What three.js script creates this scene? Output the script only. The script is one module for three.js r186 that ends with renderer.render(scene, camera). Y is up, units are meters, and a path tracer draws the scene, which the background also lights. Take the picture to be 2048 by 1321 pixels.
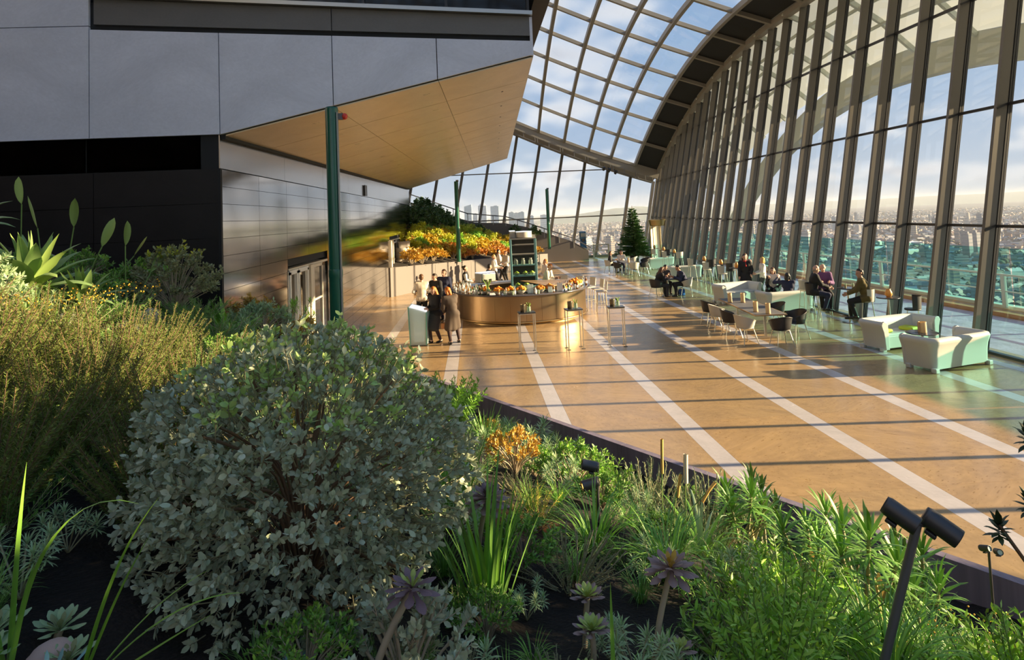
import * as THREE from 'three';
import { mergeGeometries, mergeVertices } from 'three/addons/utils/BufferGeometryUtils.js';
import { RoundedBoxGeometry } from 'three/addons/geometries/RoundedBoxGeometry.js';

// ------------------------------------------------------------------ camera, sky, sun, exposure
const scene = new THREE.Scene();
const renderer = new THREE.WebGLRenderer({ antialias: true });
renderer.toneMapping = THREE.LinearToneMapping;
renderer.toneMappingExposure = 1.0;
renderer.shadowMap.enabled = true;

const FULL_H = 1922.6;                                   // a level shift lens: the frame is the lower part of a taller picture
const camera = new THREE.PerspectiveCamera(2 * Math.atan(961.3 / 1245) * 180 / Math.PI, 2048 / FULL_H, 0.1, 60000);
camera.setViewOffset(2048, FULL_H, 0, 601.6, 2048, 1321);
camera.position.set(0, 3.75, 0);
camera.rotation.set(0.058435, -0.063046, -0.042827, 'YXZ');
scene.add(camera);

const SUN_ELEVATION = 13.2 * Math.PI / 180, SUN_TURN = 5 * Math.PI / 180;
const SUN = new THREE.Vector3(Math.cos(SUN_ELEVATION) * Math.cos(SUN_TURN), Math.sin(SUN_ELEVATION), Math.cos(SUN_ELEVATION) * Math.sin(SUN_TURN));
const sun = new THREE.DirectionalLight(new THREE.Color().setRGB(1.0, 0.77, 0.46), 18);
sun.target.position.set(0, 0, -20); sun.position.copy(SUN).multiplyScalar(120).add(sun.target.position);
sun.castShadow = true; sun.shadow.mapSize.set(4096, 4096);
Object.assign(sun.shadow.camera, { left: -60, right: 60, top: 40, bottom: -40, near: 1, far: 400 });
scene.add(sun, sun.target);

// ------------------------------------------------------------------ helpers
const { PI, sin, cos, sqrt, abs, min, max, floor: fl, atan2, hypot, exp, pow } = Math;
const V = (x, y, z) => new THREE.Vector3(x, y, z);
const C = (r, g, b) => new THREE.Color().setRGB(r, g, b);
const lerp = (a, b, t) => a + (b - a) * t, clamp = (x, a = 0, b = 1) => min(b, max(a, x));
const sstep = (a, b, x) => { const t = clamp((x - a) / (b - a)); return t * t * (3 - 2 * t); };
function rng(seed) { let a = seed >>> 0; return () => { a = (a + 0x6D2B79F5) | 0; let t = Math.imul(a ^ (a >>> 15), 1 | a); t = (t + Math.imul(t ^ (t >>> 7), 61 | t)) ^ t; return ((t ^ (t >>> 14)) >>> 0) / 4294967296; }; }
const hash3 = (x, y, z) => { let h = Math.imul(x, 374761393) ^ Math.imul(y, 668265263) ^ Math.imul(z, 2147483647 ^ 69069); h = Math.imul(h ^ (h >>> 13), 1274126177); return ((h ^ (h >>> 16)) >>> 0) / 4294967296; };
function noise3(x, y, z) {
  const xi = fl(x), yi = fl(y), zi = fl(z), f = t => t * t * (3 - 2 * t), u = f(x - xi), v = f(y - yi), w = f(z - zi);
  const L = (a, b, t) => a + (b - a) * t, h = (i, j, k) => hash3(xi + i, yi + j, zi + k);
  return L(L(L(h(0, 0, 0), h(1, 0, 0), u), L(h(0, 1, 0), h(1, 1, 0), u), v), L(L(h(0, 0, 1), h(1, 0, 1), u), L(h(0, 1, 1), h(1, 1, 1), u), v), w);
}
const fbm3 = (x, y, z, o = 5) => { let s = 0, a = .5, t = 0; for (let i = 0; i < o; i++) { s += a * noise3(x, y, z); t += a; a *= .5; x = x * 2.03 + 7.1; y = y * 2.03 + 3.3; z = z * 2.03 + 5.7; } return s / t; };

// sky: pale blue, broken cloud thinning upwards, cream haze at the horizon, the same all round
{
  const w = 1024, h = 512, d = new Float32Array(w * h * 4);
  for (let j = 0; j < h; j++) for (let i = 0; i < w; i++) {
    const el = ((j + .5) / h - .5) * PI, az = ((i + .5) / w - .5) * 2 * PI, y = sin(el), c = cos(el), x = c * cos(az), z = c * sin(az), k = (j * w + i) * 4;
    const up = clamp(y), t = pow(up, .42);
    let col = [lerp(.56, .10, t), lerp(.60, .29, t), lerp(.64, .58, t)];
    const q = 1 / (max(y, 0) + .13), n = fbm3(x * q * 1.7 + 11, 3.7, z * q * 1.7 + 4, 6), n2 = fbm3(x * q * 5.2, 9.1, z * q * 5.2, 5);
    const cl = sstep(.46, .62, n * .74 + n2 * .26) * sstep(-.02, .05, y) * .85;
    const body = sstep(.52, .74, n * .8 + n2 * .2), cc = [lerp(.92, .50, body), lerp(.89, .50, body), lerp(.87, .54, body)];
    for (let e = 0; e < 3; e++) d[k + e] = lerp(col[e], cc[e], cl) * 1.2;
    d[k + 3] = 1;
  }
  const t = new THREE.DataTexture(d, w, h, THREE.RGBAFormat, THREE.FloatType);
  t.mapping = THREE.EquirectangularReflectionMapping; t.magFilter = THREE.LinearFilter; t.minFilter = THREE.LinearFilter; t.needsUpdate = true;
  scene.background = t; scene.environment = t;
}

const taken = {};
const numbered = n => { const k = taken[n] = (taken[n] ?? -1) + 1; return k ? n + '_' + String(k).padStart(3, '0') : n; };
function tag(o, label, category, group, kind) { o.userData = { ...o.userData }; if (label) o.userData.label = label; if (category) o.userData.category = category; if (group) o.userData.group = group; if (kind) o.userData.kind = kind; return o; }
function thing(name, label, category, [x, y, z] = [0, 0, 0], turn = 0, group) {
  const o = new THREE.Group(); o.name = numbered(name); scene.add(o); o.position.set(x, y, z); o.rotation.y = turn;
  return tag(o, label, category, group);
}
function struct(name) { const o = new THREE.Group(); o.name = numbered(name); scene.add(o); o.userData = { kind: 'structure' }; return o; }
function mesh(geo, mat) { const m = new THREE.Mesh(geo, mat); m.castShadow = m.receiveShadow = true; return m; }
function part(name, geo, mat, parent, label, kind) {
  const m = mesh(Array.isArray(geo) ? merge(geo) : geo, mat); m.name = name; parent.add(m);
  if (label) m.userData.label = label; if (kind) m.userData.kind = kind;
  return m;
}
function copyOf(root, [x, y, z], turn, label, group, scale) {
  const r = root.clone(); r.name = numbered(root.name.replace(/_\d{3}$/, '')); r.userData = { ...root.userData }; scene.add(r); r.position.set(x, y, z); r.rotation.y = turn;
  if (scale) r.scale.setScalar(scale);
  if (label) r.userData.label = label; if (group) r.userData.group = group;
  return r;
}
function std(color, rough = .6, metal = 0, extra = {}) { return new THREE.MeshPhysicalMaterial({ color: Array.isArray(color) ? C(...color) : color, roughness: rough, metalness: metal, ...extra }); }
function merge(list) {
  const gs = list.map(g => {
    const n = g.attributes.position.count;
    if (!g.attributes.normal) g.computeVertexNormals();
    if (!g.attributes.uv) g.setAttribute('uv', new THREE.BufferAttribute(new Float32Array(n * 2), 2));
    for (const k of Object.keys(g.attributes)) if (!['position', 'normal', 'uv', 'color'].includes(k)) g.deleteAttribute(k);
    if (!g.index) g.setIndex([...Array(n).keys()]);
    return g;
  });
  return gs.length === 1 ? gs[0] : mergeGeometries(gs);
}
const mat4 = (x = 0, y = 0, z = 0, rx = 0, ry = 0, rz = 0, s = 1) => new THREE.Matrix4().compose(V(x, y, z), new THREE.Quaternion().setFromEuler(new THREE.Euler(rx, ry, rz, 'YXZ')), typeof s === 'number' ? V(s, s, s) : V(...s));
const at = (g, ...a) => g.applyMatrix4(mat4(...a));
const box = (w, h, d, x = 0, y = 0, z = 0, rx = 0, ry = 0, rz = 0) => at(new THREE.BoxGeometry(w, h, d), x, y, z, rx, ry, rz);
const rbox = (w, h, d, r, x = 0, y = 0, z = 0, rx = 0, ry = 0, rz = 0) => at(new RoundedBoxGeometry(w, h, d, 2, r), x, y, z, rx, ry, rz);
const cyl = (r0, r1, h, x = 0, y = 0, z = 0, n = 16, rx = 0, ry = 0, rz = 0) => at(new THREE.CylinderGeometry(r1, r0, h, n), x, y, z, rx, ry, rz);
const ball = (r, x, y, z, n = 10, sx = 1, sy = 1, sz = 1) => new THREE.SphereGeometry(r, n + 4, n).applyMatrix4(mat4(x, y, z, 0, 0, 0, [sx, sy, sz]));
const lathe = (pts, n = 24, x = 0, y = 0, z = 0) => at(new THREE.LatheGeometry(pts.map(p => new THREE.Vector2(...p)), n), x, y, z);
const tube = (pts, r, n = 12, m = 6) => new THREE.TubeGeometry(new THREE.CatmullRomCurve3(pts.map(p => p.isVector3 ? p : V(...p))), n, r, m);
// a straight bar from a to b with a w by h section
function bar(a, b, w, h = w, roll = 0) {
  a = a.isVector3 ? a : V(...a); b = b.isVector3 ? b : V(...b);
  const z = b.clone().sub(a), L = z.length(); z.normalize();
  const up = abs(z.y) > .98 ? V(1, 0, 0) : V(0, 1, 0), x = up.clone().cross(z).normalize(), y = z.clone().cross(x);
  const m = new THREE.Matrix4().makeBasis(x, y, z).setPosition(a.clone().add(b).multiplyScalar(.5));
  return new THREE.BoxGeometry(w, h, L).rotateZ(roll).applyMatrix4(m);
}
const rod = (a, b, r, n = 8) => { a = a.isVector3 ? a : V(...a); b = b.isVector3 ? b : V(...b); const d = b.clone().sub(a), L = d.length(); return new THREE.CylinderGeometry(r, r, L, n).applyQuaternion(new THREE.Quaternion().setFromUnitVectors(V(0, 1, 0), d.normalize())).translate((a.x + b.x) / 2, (a.y + b.y) / 2, (a.z + b.z) / 2); };
// a flat convex plate: corners in space, thickness behind them (away from the side where they run anticlockwise); uv in metres
function plate(pts, t = .03) {
  pts = pts.map(p => p.isVector3 ? p : V(...p));
  const n = V(0, 0, 0), m = pts.length; for (let i = 0; i < m; i++) { const a = pts[i], b = pts[(i + 1) % m]; n.x += (a.y - b.y) * (a.z + b.z); n.y += (a.z - b.z) * (a.x + b.x); n.z += (a.x - b.x) * (a.y + b.y); } n.normalize();
  const u = pts[1].clone().sub(pts[0]).normalize(), v = n.clone().cross(u), P = [], N = [], U = [], I = [];
  const put = (p, nn) => { P.push(p.x, p.y, p.z); N.push(nn.x, nn.y, nn.z); U.push(p.dot(u), p.dot(v)); return P.length / 3 - 1; };
  const back = pts.map(p => p.clone().addScaledVector(n, -t));
  const f = pts.map(p => put(p, n)); for (let i = 1; i < m - 1; i++) I.push(f[0], f[i], f[i + 1]);
  if (t > 0) {
    const nb = n.clone().negate(), g = back.map(p => put(p, nb)); for (let i = 1; i < m - 1; i++) I.push(g[0], g[i + 1], g[i]);
    for (let i = 0; i < m; i++) { const j = (i + 1) % m, e = pts[j].clone().sub(pts[i]).cross(n).normalize(), a = put(pts[i], e), b = put(back[i], e), c = put(back[j], e), d = put(pts[j], e); I.push(a, b, c, a, c, d); }
  }
  const geo = new THREE.BufferGeometry(); geo.setAttribute('position', new THREE.Float32BufferAttribute(P, 3)); geo.setAttribute('normal', new THREE.Float32BufferAttribute(N, 3)); geo.setAttribute('uv', new THREE.Float32BufferAttribute(U, 2)); geo.setIndex(I);
  return geo;
}
// where a point falls in the photograph's frame, used to number look-alikes from left to right in their labels
const seenAt = p => { const q = p.clone().sub(camera.position).applyQuaternion(camera.quaternion.clone().invert()); return [1024 + 1245 * q.x / -q.z, 359.7 - 1245 * q.y / -q.z]; };
const nth = i => i === 0 ? 'first' : ['second', 'third', 'fourth', 'fifth', 'sixth', 'seventh', 'eighth', 'ninth', 'tenth'][i - 1] || (i + 1) + (['th', 'st', 'nd', 'rd'][(i + 1) % 10 > 3 || fl((i + 1) / 10) % 10 === 1 ? 0 : (i + 1) % 10]);
// textures: colour (or grey) maps from a function of (u, v) in 0..1 that repeats
function tex(n, fn, rep = 1, srgb = true) {
  const d = new Uint8Array(n * n * 4); for (let j = 0; j < n; j++) for (let i = 0; i < n; i++) { const c = fn(i / n, j / n, i, j); for (let k = 0; k < 3; k++) d[(j * n + i) * 4 + k] = clamp(typeof c === 'number' ? c : c[k]) * 255; d[(j * n + i) * 4 + 3] = 255; }
  const t = new THREE.DataTexture(d, n, n); t.wrapS = t.wrapT = THREE.RepeatWrapping; t.magFilter = THREE.LinearFilter; t.minFilter = THREE.LinearMipmapLinearFilter; t.generateMipmaps = true; t.repeat.set(rep, rep); if (srgb) t.colorSpace = THREE.SRGBColorSpace; t.needsUpdate = true; return t;
}
const wrapN = (u, v, s, seed, o = 4) => { const a = u * 2 * PI, b = v * 2 * PI, r = s / (2 * PI); return fbm3(cos(a) * r + seed, sin(a) * r + cos(b) * r * 1.37 + 20, sin(b) * r * 1.37 + seed * 2, o); };
// ------------------------------------------------------------------ materials of the building
const M = {};
{
  const grain = tex(512, (u, v) => { const n = wrapN(u, v, 14, 3), m = wrapN(u, v, 60, 8, 3), q = wrapN(u, v, 150, 5, 2); return [.80, .68, .535].map((c, k) => c * (.86 + .16 * n + .14 * (m - .5)) - (q > .77 ? .12 : 0) - (k === 2 ? .03 * n : 0)); });
  const rough = tex(256, (u, v) => .24 + .34 * wrapN(u, v, 9, 6) + .12 * wrapN(u, v, 40, 2), 1, false);
  const put = (m, ...a) => { for (const [k, t, r] of a) { m[k] = t.clone(); m[k].repeat.set(r, r); } return m; };
  M.floor = put(std([.88, .82, .74], .5), ['map', grain, .23], ['roughnessMap', rough, .31]);
  M.floor2 = put(std([.84, .80, .74], .5), ['map', grain, .29], ['roughnessMap', rough, .27]);
  const pale = tex(256, (u, v) => { const n = wrapN(u, v, 10, 4), m = wrapN(u, v, 70, 9, 2); return [.86, .83, .82].map(c => c * (.9 + .1 * n + .06 * (m - .5))); });
  M.stripe = put(std([.98, .96, .98], .5), ['map', pale, .4], ['roughnessMap', rough, .31]);
  const stone = tex(256, (u, v) => { const n = wrapN(u, v, 8, 12), m = wrapN(u, v, 60, 19, 3); return [.58, .53, .60].map(c => c * (.75 + .35 * n + .2 * (m - .5))); });
  M.kerb = put(std([1, 1, 1], .55), ['map', stone, .5]);
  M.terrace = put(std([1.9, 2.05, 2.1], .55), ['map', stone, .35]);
  const soil = tex(256, (u, v) => { const n = wrapN(u, v, 26, 2), m = wrapN(u, v, 90, 3, 2); return [.155, .115, .09].map(c => c * (.5 + .8 * n) + (m > .74 ? .09 : 0)); });
  M.soil = put(std([.55, .5, .5], .95), ['map', soil, .8], ['bumpMap', tex(256, (u, v) => wrapN(u, v, 60, 7), 1, false), 1.3]); M.soil.bumpScale = .012;
  const smudge = tex(256, (u, v) => .75 + .35 * wrapN(u, v, 7, 14), 1, false);
  M.polished = put(std([.36, .33, .31], .10, 1), ['roughnessMap', smudge, .6]);
  M.polished2 = put(std([.345, .315, .295], .105, 1), ['roughnessMap', smudge, .5]);
  M.polished3 = put(std([.375, .345, .325], .095, 1), ['roughnessMap', smudge, .7]);
  M.plain = std([.46, .44, .43], .2, .85);
  const black = tex(256, (u, v) => { const n = wrapN(u, v, 9, 22), m = wrapN(u, v, 50, 3, 3); return [.15, .13, .13].map(c => c * (.6 + .7 * n) + .04 * (m - .5)); });
  M.black = put(std([.55, .5, .5], .5), ['map', black, .5]);
  const cloth = tex(256, (u, v) => .9 + .1 * wrapN(u, v, 5, 31) + .05 * (wrapN(u, v, 90, 6, 2) - .5));
  M.fascia = put(std([.88, .88, .97], .42, .1), ['map', cloth, .35]);
  M.band = put(std([.205, .19, .175], .5, .2), ['map', cloth, .5]);
  M.soffit = put(std([.74, .60, .40], .33, .55), ['map', cloth, .4], ['roughnessMap', smudge, .5]);
}
M.dark = std([.012, .011, .012], .6);
M.gap = std([.02, .02, .02], .8);
M.fin = std([.165, .145, .12], .42, .3);
M.finDark = std([.05, .048, .05], .4, .3);
M.rib = std([.30, .275, .24], .45, .1);
M.ribPale = std([.62, .66, .60], .5);
M.pane = std([.97, .985, .98], 0, 0, { transmission: 1, ior: 1.35 });
M.roofPane = std([.90, .95, 1], 0, 0, { transmission: 1, ior: 1.4 });
M.teal = std([.28, .68, .70], 0, 0, { transmission: 1, ior: 1.45 });
M.frit = std([.44, .48, .50], 1, 0, { transmission: .32 });
M.cream = std([.70, .62, .50], .5);
M.white = std([.78, .77, .74], .45);
M.steel = std([.55, .53, .50], .28, 1);
M.wood = std([.50, .27, .12], .55);
M.blackGlass = std([.02, .02, .022], .06, 0, { specularIntensity: 1 });

// ------------------------------------------------------------------ floor: slabs between pale stripes, cut along the planter's edge
const KERB_A = [-5.6, -21.52], KERB_B = [8.2, -1.52];                                     // x, z of the floor's edge
const kerbN = (() => { const dx = KERB_B[0] - KERB_A[0], dz = KERB_B[1] - KERB_A[1], l = hypot(dx, dz); return { dx: dx / l, dz: dz / l, nx: dz / l, nz: -dx / l }; })();
const kerbSide = (x, z) => (x - KERB_A[0]) * kerbN.nx + (z - KERB_A[1]) * kerbN.nz;       // above 0: on the floor's side
const wallX = z => 11.82 + .0018 * (z + 17) ** 2;                                         // inner line of the glass wall at floor level
function clipPoly(p, side) { const o = []; for (let i = 0; i < p.length; i++) { const a = p[i], b = p[(i + 1) % p.length], sa = side(a[0], a[1]), sb = side(b[0], b[1]); if (sa >= 0) o.push(a); if (sa * sb < 0) { const t = sa / (sa - sb); o.push([lerp(a[0], b[0], t), lerp(a[1], b[1], t)]); } } return o; }
{
  const g = struct('floor'), r = rng(5);
  const stripes = [-2.99, -.87, 1.27, 3.42, 5.55, 7.56, 9.74].map(x => [x, x + .32]);
  const lanes = []; let left = -4.3; for (const [a, b] of stripes) { lanes.push([left, a, 0]); lanes.push([a, b, 1]); left = b; } lanes.push([left, 11.46, 0], [11.46, 11.72, 1], [11.72, 12.6, 0]);
  const y = (p, h) => p.map(q => V(q[0], h, q[1])).reverse();
  part('screed', plate(y(clipPoly([[-14, -54], [16.5, -54], [16.5, 20], [-14, 20]], kerbSide), -.03), .3), M.gap, g);
  for (const [a, b, st] of lanes) for (let z = -53; z < 18; z += st ? 6 : 3) {
    const z1 = min(z + (st ? 6 : 3), 18); let p = clipPoly([[a + .0015, z + .0015], [b - .0015, z + .0015], [b - .0015, z1 - .0015], [a + .0015, z1 - .0015]], kerbSide);
    if (p.length < 3) continue;
    part(st ? 'stripe' : 'slab', plate(y(p, 0), .03), st ? M.stripe : r() < .5 ? M.floor : M.floor2, g);
  }
  for (let z = -53; z < -20; z += 3) part('slab', plate(y([[12.6, z], [wallX(z) + .1, z], [wallX(z + 3) + .1, z + 3], [12.6, z + 3]], 0), .03), M.floor2, g);
}
{ // dark stone kerb that holds the planting bed back, in lengths
  const g = struct('trim_1'), L = hypot(KERB_B[0] - KERB_A[0], KERB_B[1] - KERB_A[1]), n = 14;
  for (let i = 0; i < n; i++) {
    const a = i * L / n + .004, b = (i + 1) * L / n - .004, P = (s, o) => V(KERB_A[0] + kerbN.dx * s - kerbN.nx * o, .035, KERB_A[1] + kerbN.dz * s - kerbN.nz * o);
    part('kerb_stone', plate([P(a, .11), P(b, .11), P(b, 0), P(a, 0)], .8), M.kerb, g);
  }
}

// ------------------------------------------------------------------ south glass wall: leaning fins, transoms and panes
const LEAN = .197, archY = z => { const u = max(0, -27.5 - z, z + 7); return 12.3 - .0111 * u * u; };
const edgeX = z => wallX(z) + LEAN * archY(z);
const roofY = (x, z) => { const d = edgeX(z) - x; return archY(z) + .311 * d + .0069 * d * d; };
const FINS = []; for (let i = -19; i <= 23; i++) { const z = -14.55 - 1.562 * i; if (z > -51.6) FINS.push(z); }
{
  const g = struct('wall_south'), on = (z, y, o) => V(wallX(z) + LEAN * y + o, y, z);
  const rows = z => [0, 3.0 + .0065 * max(0, -z - 14), 6.0 + .003 * max(0, -z - 14), 9.15, 99].map(y => min(y, archY(z) - .05));
  const prism = (z, o0, o1, t, y0, y1) => { // leaning bar between two offsets behind the inner line
    const q = [on(z - t, y0, o0), on(z - t, y0, o1), on(z + t, y0, o1), on(z + t, y0, o0)], h = [on(z - t, y1, o0), on(z - t, y1, o1), on(z + t, y1, o1), on(z + t, y1, o0)];
    return merge([plate([q[3], q[2], h[2], h[3]], 0), plate([q[1], q[0], h[0], h[1]], 0), plate([q[0], q[3], h[3], h[0]], 0), plate([q[2], q[1], h[1], h[2]], 0), plate([h[3], h[2], h[1], h[0]], 0)]);
  };
  FINS.forEach((z, i) => {
    const top = archY(z);
    const fin = part('mullion', merge([prism(z, 0, .27, .045, 0, top)]), M.fin, g);
    part('glazing_frame', merge([prism(z + .01, .285, .33, .05, 0, top), prism(z + .01, .345, .40, .05, 0, top)]), M.finDark, fin);
    if (z > -30) part('bracket', rows(z).slice(1, 4).map(y => bar(on(z + .05, y - .10, .0), on(z + .05, y + .02, .3), .03, .05)), M.finDark, fin);  // dark slanting bar across the fin at each transom height
    const z2 = FINS[i + 1]; if (z2 === undefined) return;
    const A = rows(z), B = rows(z2);
    for (let k = 0; k < 4; k++) {
      if (A[k + 1] - A[k] < .05 && B[k + 1] - B[k] < .05) continue;
      part('pane', plate([on(z - .05, A[k], .315), on(z - .05, A[k + 1], .315), on(z2 + .05, B[k + 1], .315), on(z2 + .05, B[k], .315)], 0), M.pane, g);
      if (k < 3) part('transom', bar(on(z, A[k + 1], .31), on(z2, B[k + 1], .31), .09, .07), M.finDark, g);
    }
    part('sill', bar(on(z, .03, .30), on(z2, .03, .30), .14, .06), M.finDark, g);
  });
  // jagged white flashing that closes the wall against the roof edge
  for (let i = 0; i + 1 < FINS.length; i++) { const a = FINS[i], b = FINS[i + 1]; part('head_flashing', bar(V(edgeX(a) + .1, archY(a) + .06, a), V(edgeX(b) + .1, archY(b) + .06, b), .5, .14), M.rib, g); }
}

// ------------------------------------------------------------------ roof: a glazed vault that rises to the north
const RIBS = [0, 1.9, 3.85, 5.65, 7.6, 9.65, 11.7, 13.7, 15.7, 17.7, 19.7, 21.7, 23.7, 25.7, 28.5];
const PURLINS = []; for (let k = 0; k < 23; k++) PURLINS.push(-49.7 + 3.08 * k);
const roofAt = (d, z) => { const x = edgeX(z) - d; return V(x, roofY(x, z), z); };
{
  const g = struct('ceiling');
  RIBS.forEach((d, k) => { for (let i = 0; i + 1 < PURLINS.length; i++) { const bits = []; for (let s = 0; s < 3; s++) bits.push(bar(roofAt(d, lerp(PURLINS[i], PURLINS[i + 1], s / 3)), roofAt(d, lerp(PURLINS[i], PURLINS[i + 1], (s + 1) / 3)), k ? .2 : .3, .26)); part('rib', bits, M.rib, g); } });
  PURLINS.forEach((z, i) => { const bits = []; for (let k = 0; k + 1 < RIBS.length; k++) bits.push(bar(roofAt(RIBS[k], z).add(V(0, .03, 0)), roofAt(RIBS[k + 1], z).add(V(0, .03, 0)), .20, .2)); part('purlin', bits, M.rib, g); });
  const rest = [];
  for (let i = 0; i + 1 < PURLINS.length; i++) for (let k = 0; k + 1 < RIBS.length; k++) {
    const z0 = PURLINS[i], z1 = PURLINS[i + 1], zm = (z0 + z1) / 2, lift = p => p.add(V(0, .15, 0)), d0 = RIBS[k], d1 = RIBS[k + 1];
    const q = [plate([lift(roofAt(d0, z0)), lift(roofAt(d1, z0)), lift(roofAt(d1, zm)), lift(roofAt(d0, zm))], 0), plate([lift(roofAt(d0, zm)), lift(roofAt(d1, zm)), lift(roofAt(d1, z1)), lift(roofAt(d0, z1))], 0)];
    if (k === 0) part('blind_panel', q, M.dark, g);
    else if (z1 < -18 && k < 9) part('pane', q, M.roofPane, g); else rest.push(...q);
  }
  part('roof_glazing', rest, M.roofPane, g, 'roof glazing over and behind the viewer', 'stuff');
  // deep edge beam where the vault meets the end wall
  const z = -49.9; const bits = []; for (let k = 0; k + 1 < RIBS.length; k++) bits.push(bar(roofAt(RIBS[k], z).add(V(0, -.2, 0)), roofAt(RIBS[k + 1], z).add(V(0, -.2, 0)), .5, .55)); part('edge_beam', bits, M.rib, g);
  const z3 = -50.6, bb = []; for (let k = 0; k + 1 < RIBS.length; k++) { const a = roofAt(RIBS[k], -49.9), b = roofAt(RIBS[k + 1], -49.9); bb.push(plate([V(a.x, a.y - .1, -49.9), V(b.x, b.y - .1, -49.9), V(b.x, b.y - .7, -52), V(a.x, a.y - .7, -52)], .1)); } part('eaves_panel', bb, M.rib, g);
}
{ // end wall: fins that lean to the south like those of the side wall
  const g = struct('wall_east'), Z = -52, X0 = y => y * .2, top = x => roofY(min(x, edgeX(-49.9)), -49.9) - .55;
  const xs = []; for (let k = -7; k <= 7; k++) xs.push(-.28 + 2.05 * k);
  const topOf = x => { let y = 6; for (let i = 0; i < 8; i++) y = max(5, top(x + .2 * y)); return y; };
  xs.forEach((x, i) => {
    const h = topOf(x); part('mullion', bar(V(x, -.1, Z), V(x + .2 * h, h, Z), .27, .22), M.fin, g);
    const x2 = xs[i + 1]; if (x2 === undefined) return; const h2 = topOf(x2), lv = [0, 3.45, 7.35, 99];
    for (let k = 0; k < 3; k++) { const a0 = min(lv[k], h), a1 = min(lv[k + 1], h), b0 = min(lv[k], h2), b1 = min(lv[k + 1], h2); if (a1 - a0 < .05 && b1 - b0 < .05) continue;
      part('pane', plate([V(x + .2 * a0, a0, Z), V(x2 + .2 * b0, b0, Z), V(x2 + .2 * b1, b1, Z), V(x + .2 * a1, a1, Z)], 0), M.pane, g);
      if (k < 2 && h > lv[k + 1]) part('transom', bar(V(x + .2 * lv[k + 1], lv[k + 1], Z), V(x2 + .2 * lv[k + 1], lv[k + 1], Z), .12, k ? .08 : .1), M.fin, g); }
    part('sill', bar(V(x, .1, Z), V(x2, .1, Z), .2, .2), M.fin, g);
  });
}

// ------------------------------------------------------------------ outside: arch, canopy, terrace with its glass screen
const outX = 18, outY = z => 8.65 - (z < -25 ? .0205 : .0135) * (z + 25) ** 2;
{
  const g = struct('canopy'); const seg = []; const N = 30;
  const zs = []; for (let i = 0; i <= N; i++) zs.push(lerp(-45.6, .2, i / N));
  const low = z => V(outX, outY(z), z), high = z => V(outX, outY(z) + 1.25 - .012 * abs(z + 25), z);
  for (let i = 0; i < N; i++) { const a = zs[i], b = zs[i + 1], o = V(.55, 0, 0); seg.push(plate([low(a), low(b), high(b), high(a)], .5), plate([low(b), low(a), low(a).add(o), low(b).add(o)].reverse(), .02)); }
  part('arch_beam', seg, M.ribPale, g);
  // beyond the crown of the beam the canopy's outer edge leaves the beam and runs along with the roof edge
  const outer = z => z > -25 ? high(z) : V(lerp(outX, edgeX(z) + 4.2, sstep(-25, -30, z)), lerp(high(-25).y, archY(z) - 2.55, sstep(-25, -29, z)), z);
  const inner = (t, z, lift = 0) => { const e = V(edgeX(z) - .15, archY(z) + .2, z), h = outer(z), p = e.lerp(h, t); p.y += sin(t * PI) * .35 + lift; return p; };
  const cz = []; for (let z = -48.4; z < -5; z += 3.08) cz.push(z);
  for (let i = 0; i + 1 < cz.length; i++) for (let k = 0; k < 3; k++) part('canopy_panel', plate([inner(k / 3, cz[i]), inner(k / 3, cz[i + 1]), inner((k + 1) / 3, cz[i + 1]), inner((k + 1) / 3, cz[i])], 0), M.frit, g);
  for (const z of cz) { const b = []; for (let k = 0; k < 3; k++) b.push(bar(inner(k / 3, z, -.12), inner((k + 1) / 3, z, -.12), .14, .2)); part('purlin', b, M.ribPale, g); }
  for (const t of [.3, .42, .66]) { const b = []; for (let i = 0; i + 1 < cz.length; i++) b.push(bar(inner(t, cz[i], -.22), inner(t, cz[i + 1], -.22), .09, .12)); part('rail', b, M.ribPale, g); }
}
{
  const g = struct('terrace'); const P = (x, z, y = -.02) => V(x, y, z);
  for (let z = -52; z < 14; z += 3) for (let k = 0; k < 3; k++) { const a = wallX(z) + .42, b = wallX(z + 3) + .42, u = k / 3, w = (k + 1) / 3; part('paving_slab', plate([P(lerp(a, 16.2, u), z), P(lerp(b, 16.2, u), z + 3 - .01), P(lerp(b, 16.2, w) - .01, z + 3 - .01), P(lerp(a, 16.2, w) - .01, z)], .25), M.terrace, g); }
  for (let z = -52; z < 14; z += 3) part('timber_edging', box(.75, .22, 2.985, 16.6, .0, z + 1.5), M.wood, g);
  for (let z = -52; z < 14; z += 3) part('coping', box(.32, .16, 2.99, 17.05, .13, z + 1.5), M.ribPale, g);
}
{
  const g = thing('glass_balustrade', 'tall teal glass screen with a pale handrail along the outer edge of the terrace', 'balustrade', [17.02, .2, -19]);
  const z0 = -33, n = 22;
  for (let i = 0; i < n; i++) part('glass_pane', plate([V(0, 0, z0 + i * 3 + .02), V(0, 1.84, z0 + i * 3 + .02), V(0, 1.84, z0 + i * 3 + 2.98), V(0, 0, z0 + i * 3 + 2.98)], 0), M.teal, g, 'teal tinted glass pane');
  for (let i = 0; i <= n; i++) part('post', rbox(.1, 1.05, .14, .02, -.3, .5, z0 + i * 3), M.ribPale, g);
  part('handrail', [bar([-.3, 1.02, z0], [-.3, 1.02, z0 + n * 3], .09, .06)], M.ribPale, g);
  part('lower_rail', [bar([-.3, .5, z0], [-.3, .5, z0 + n * 3], .04, .04)], M.ribPale, g);
}

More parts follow.
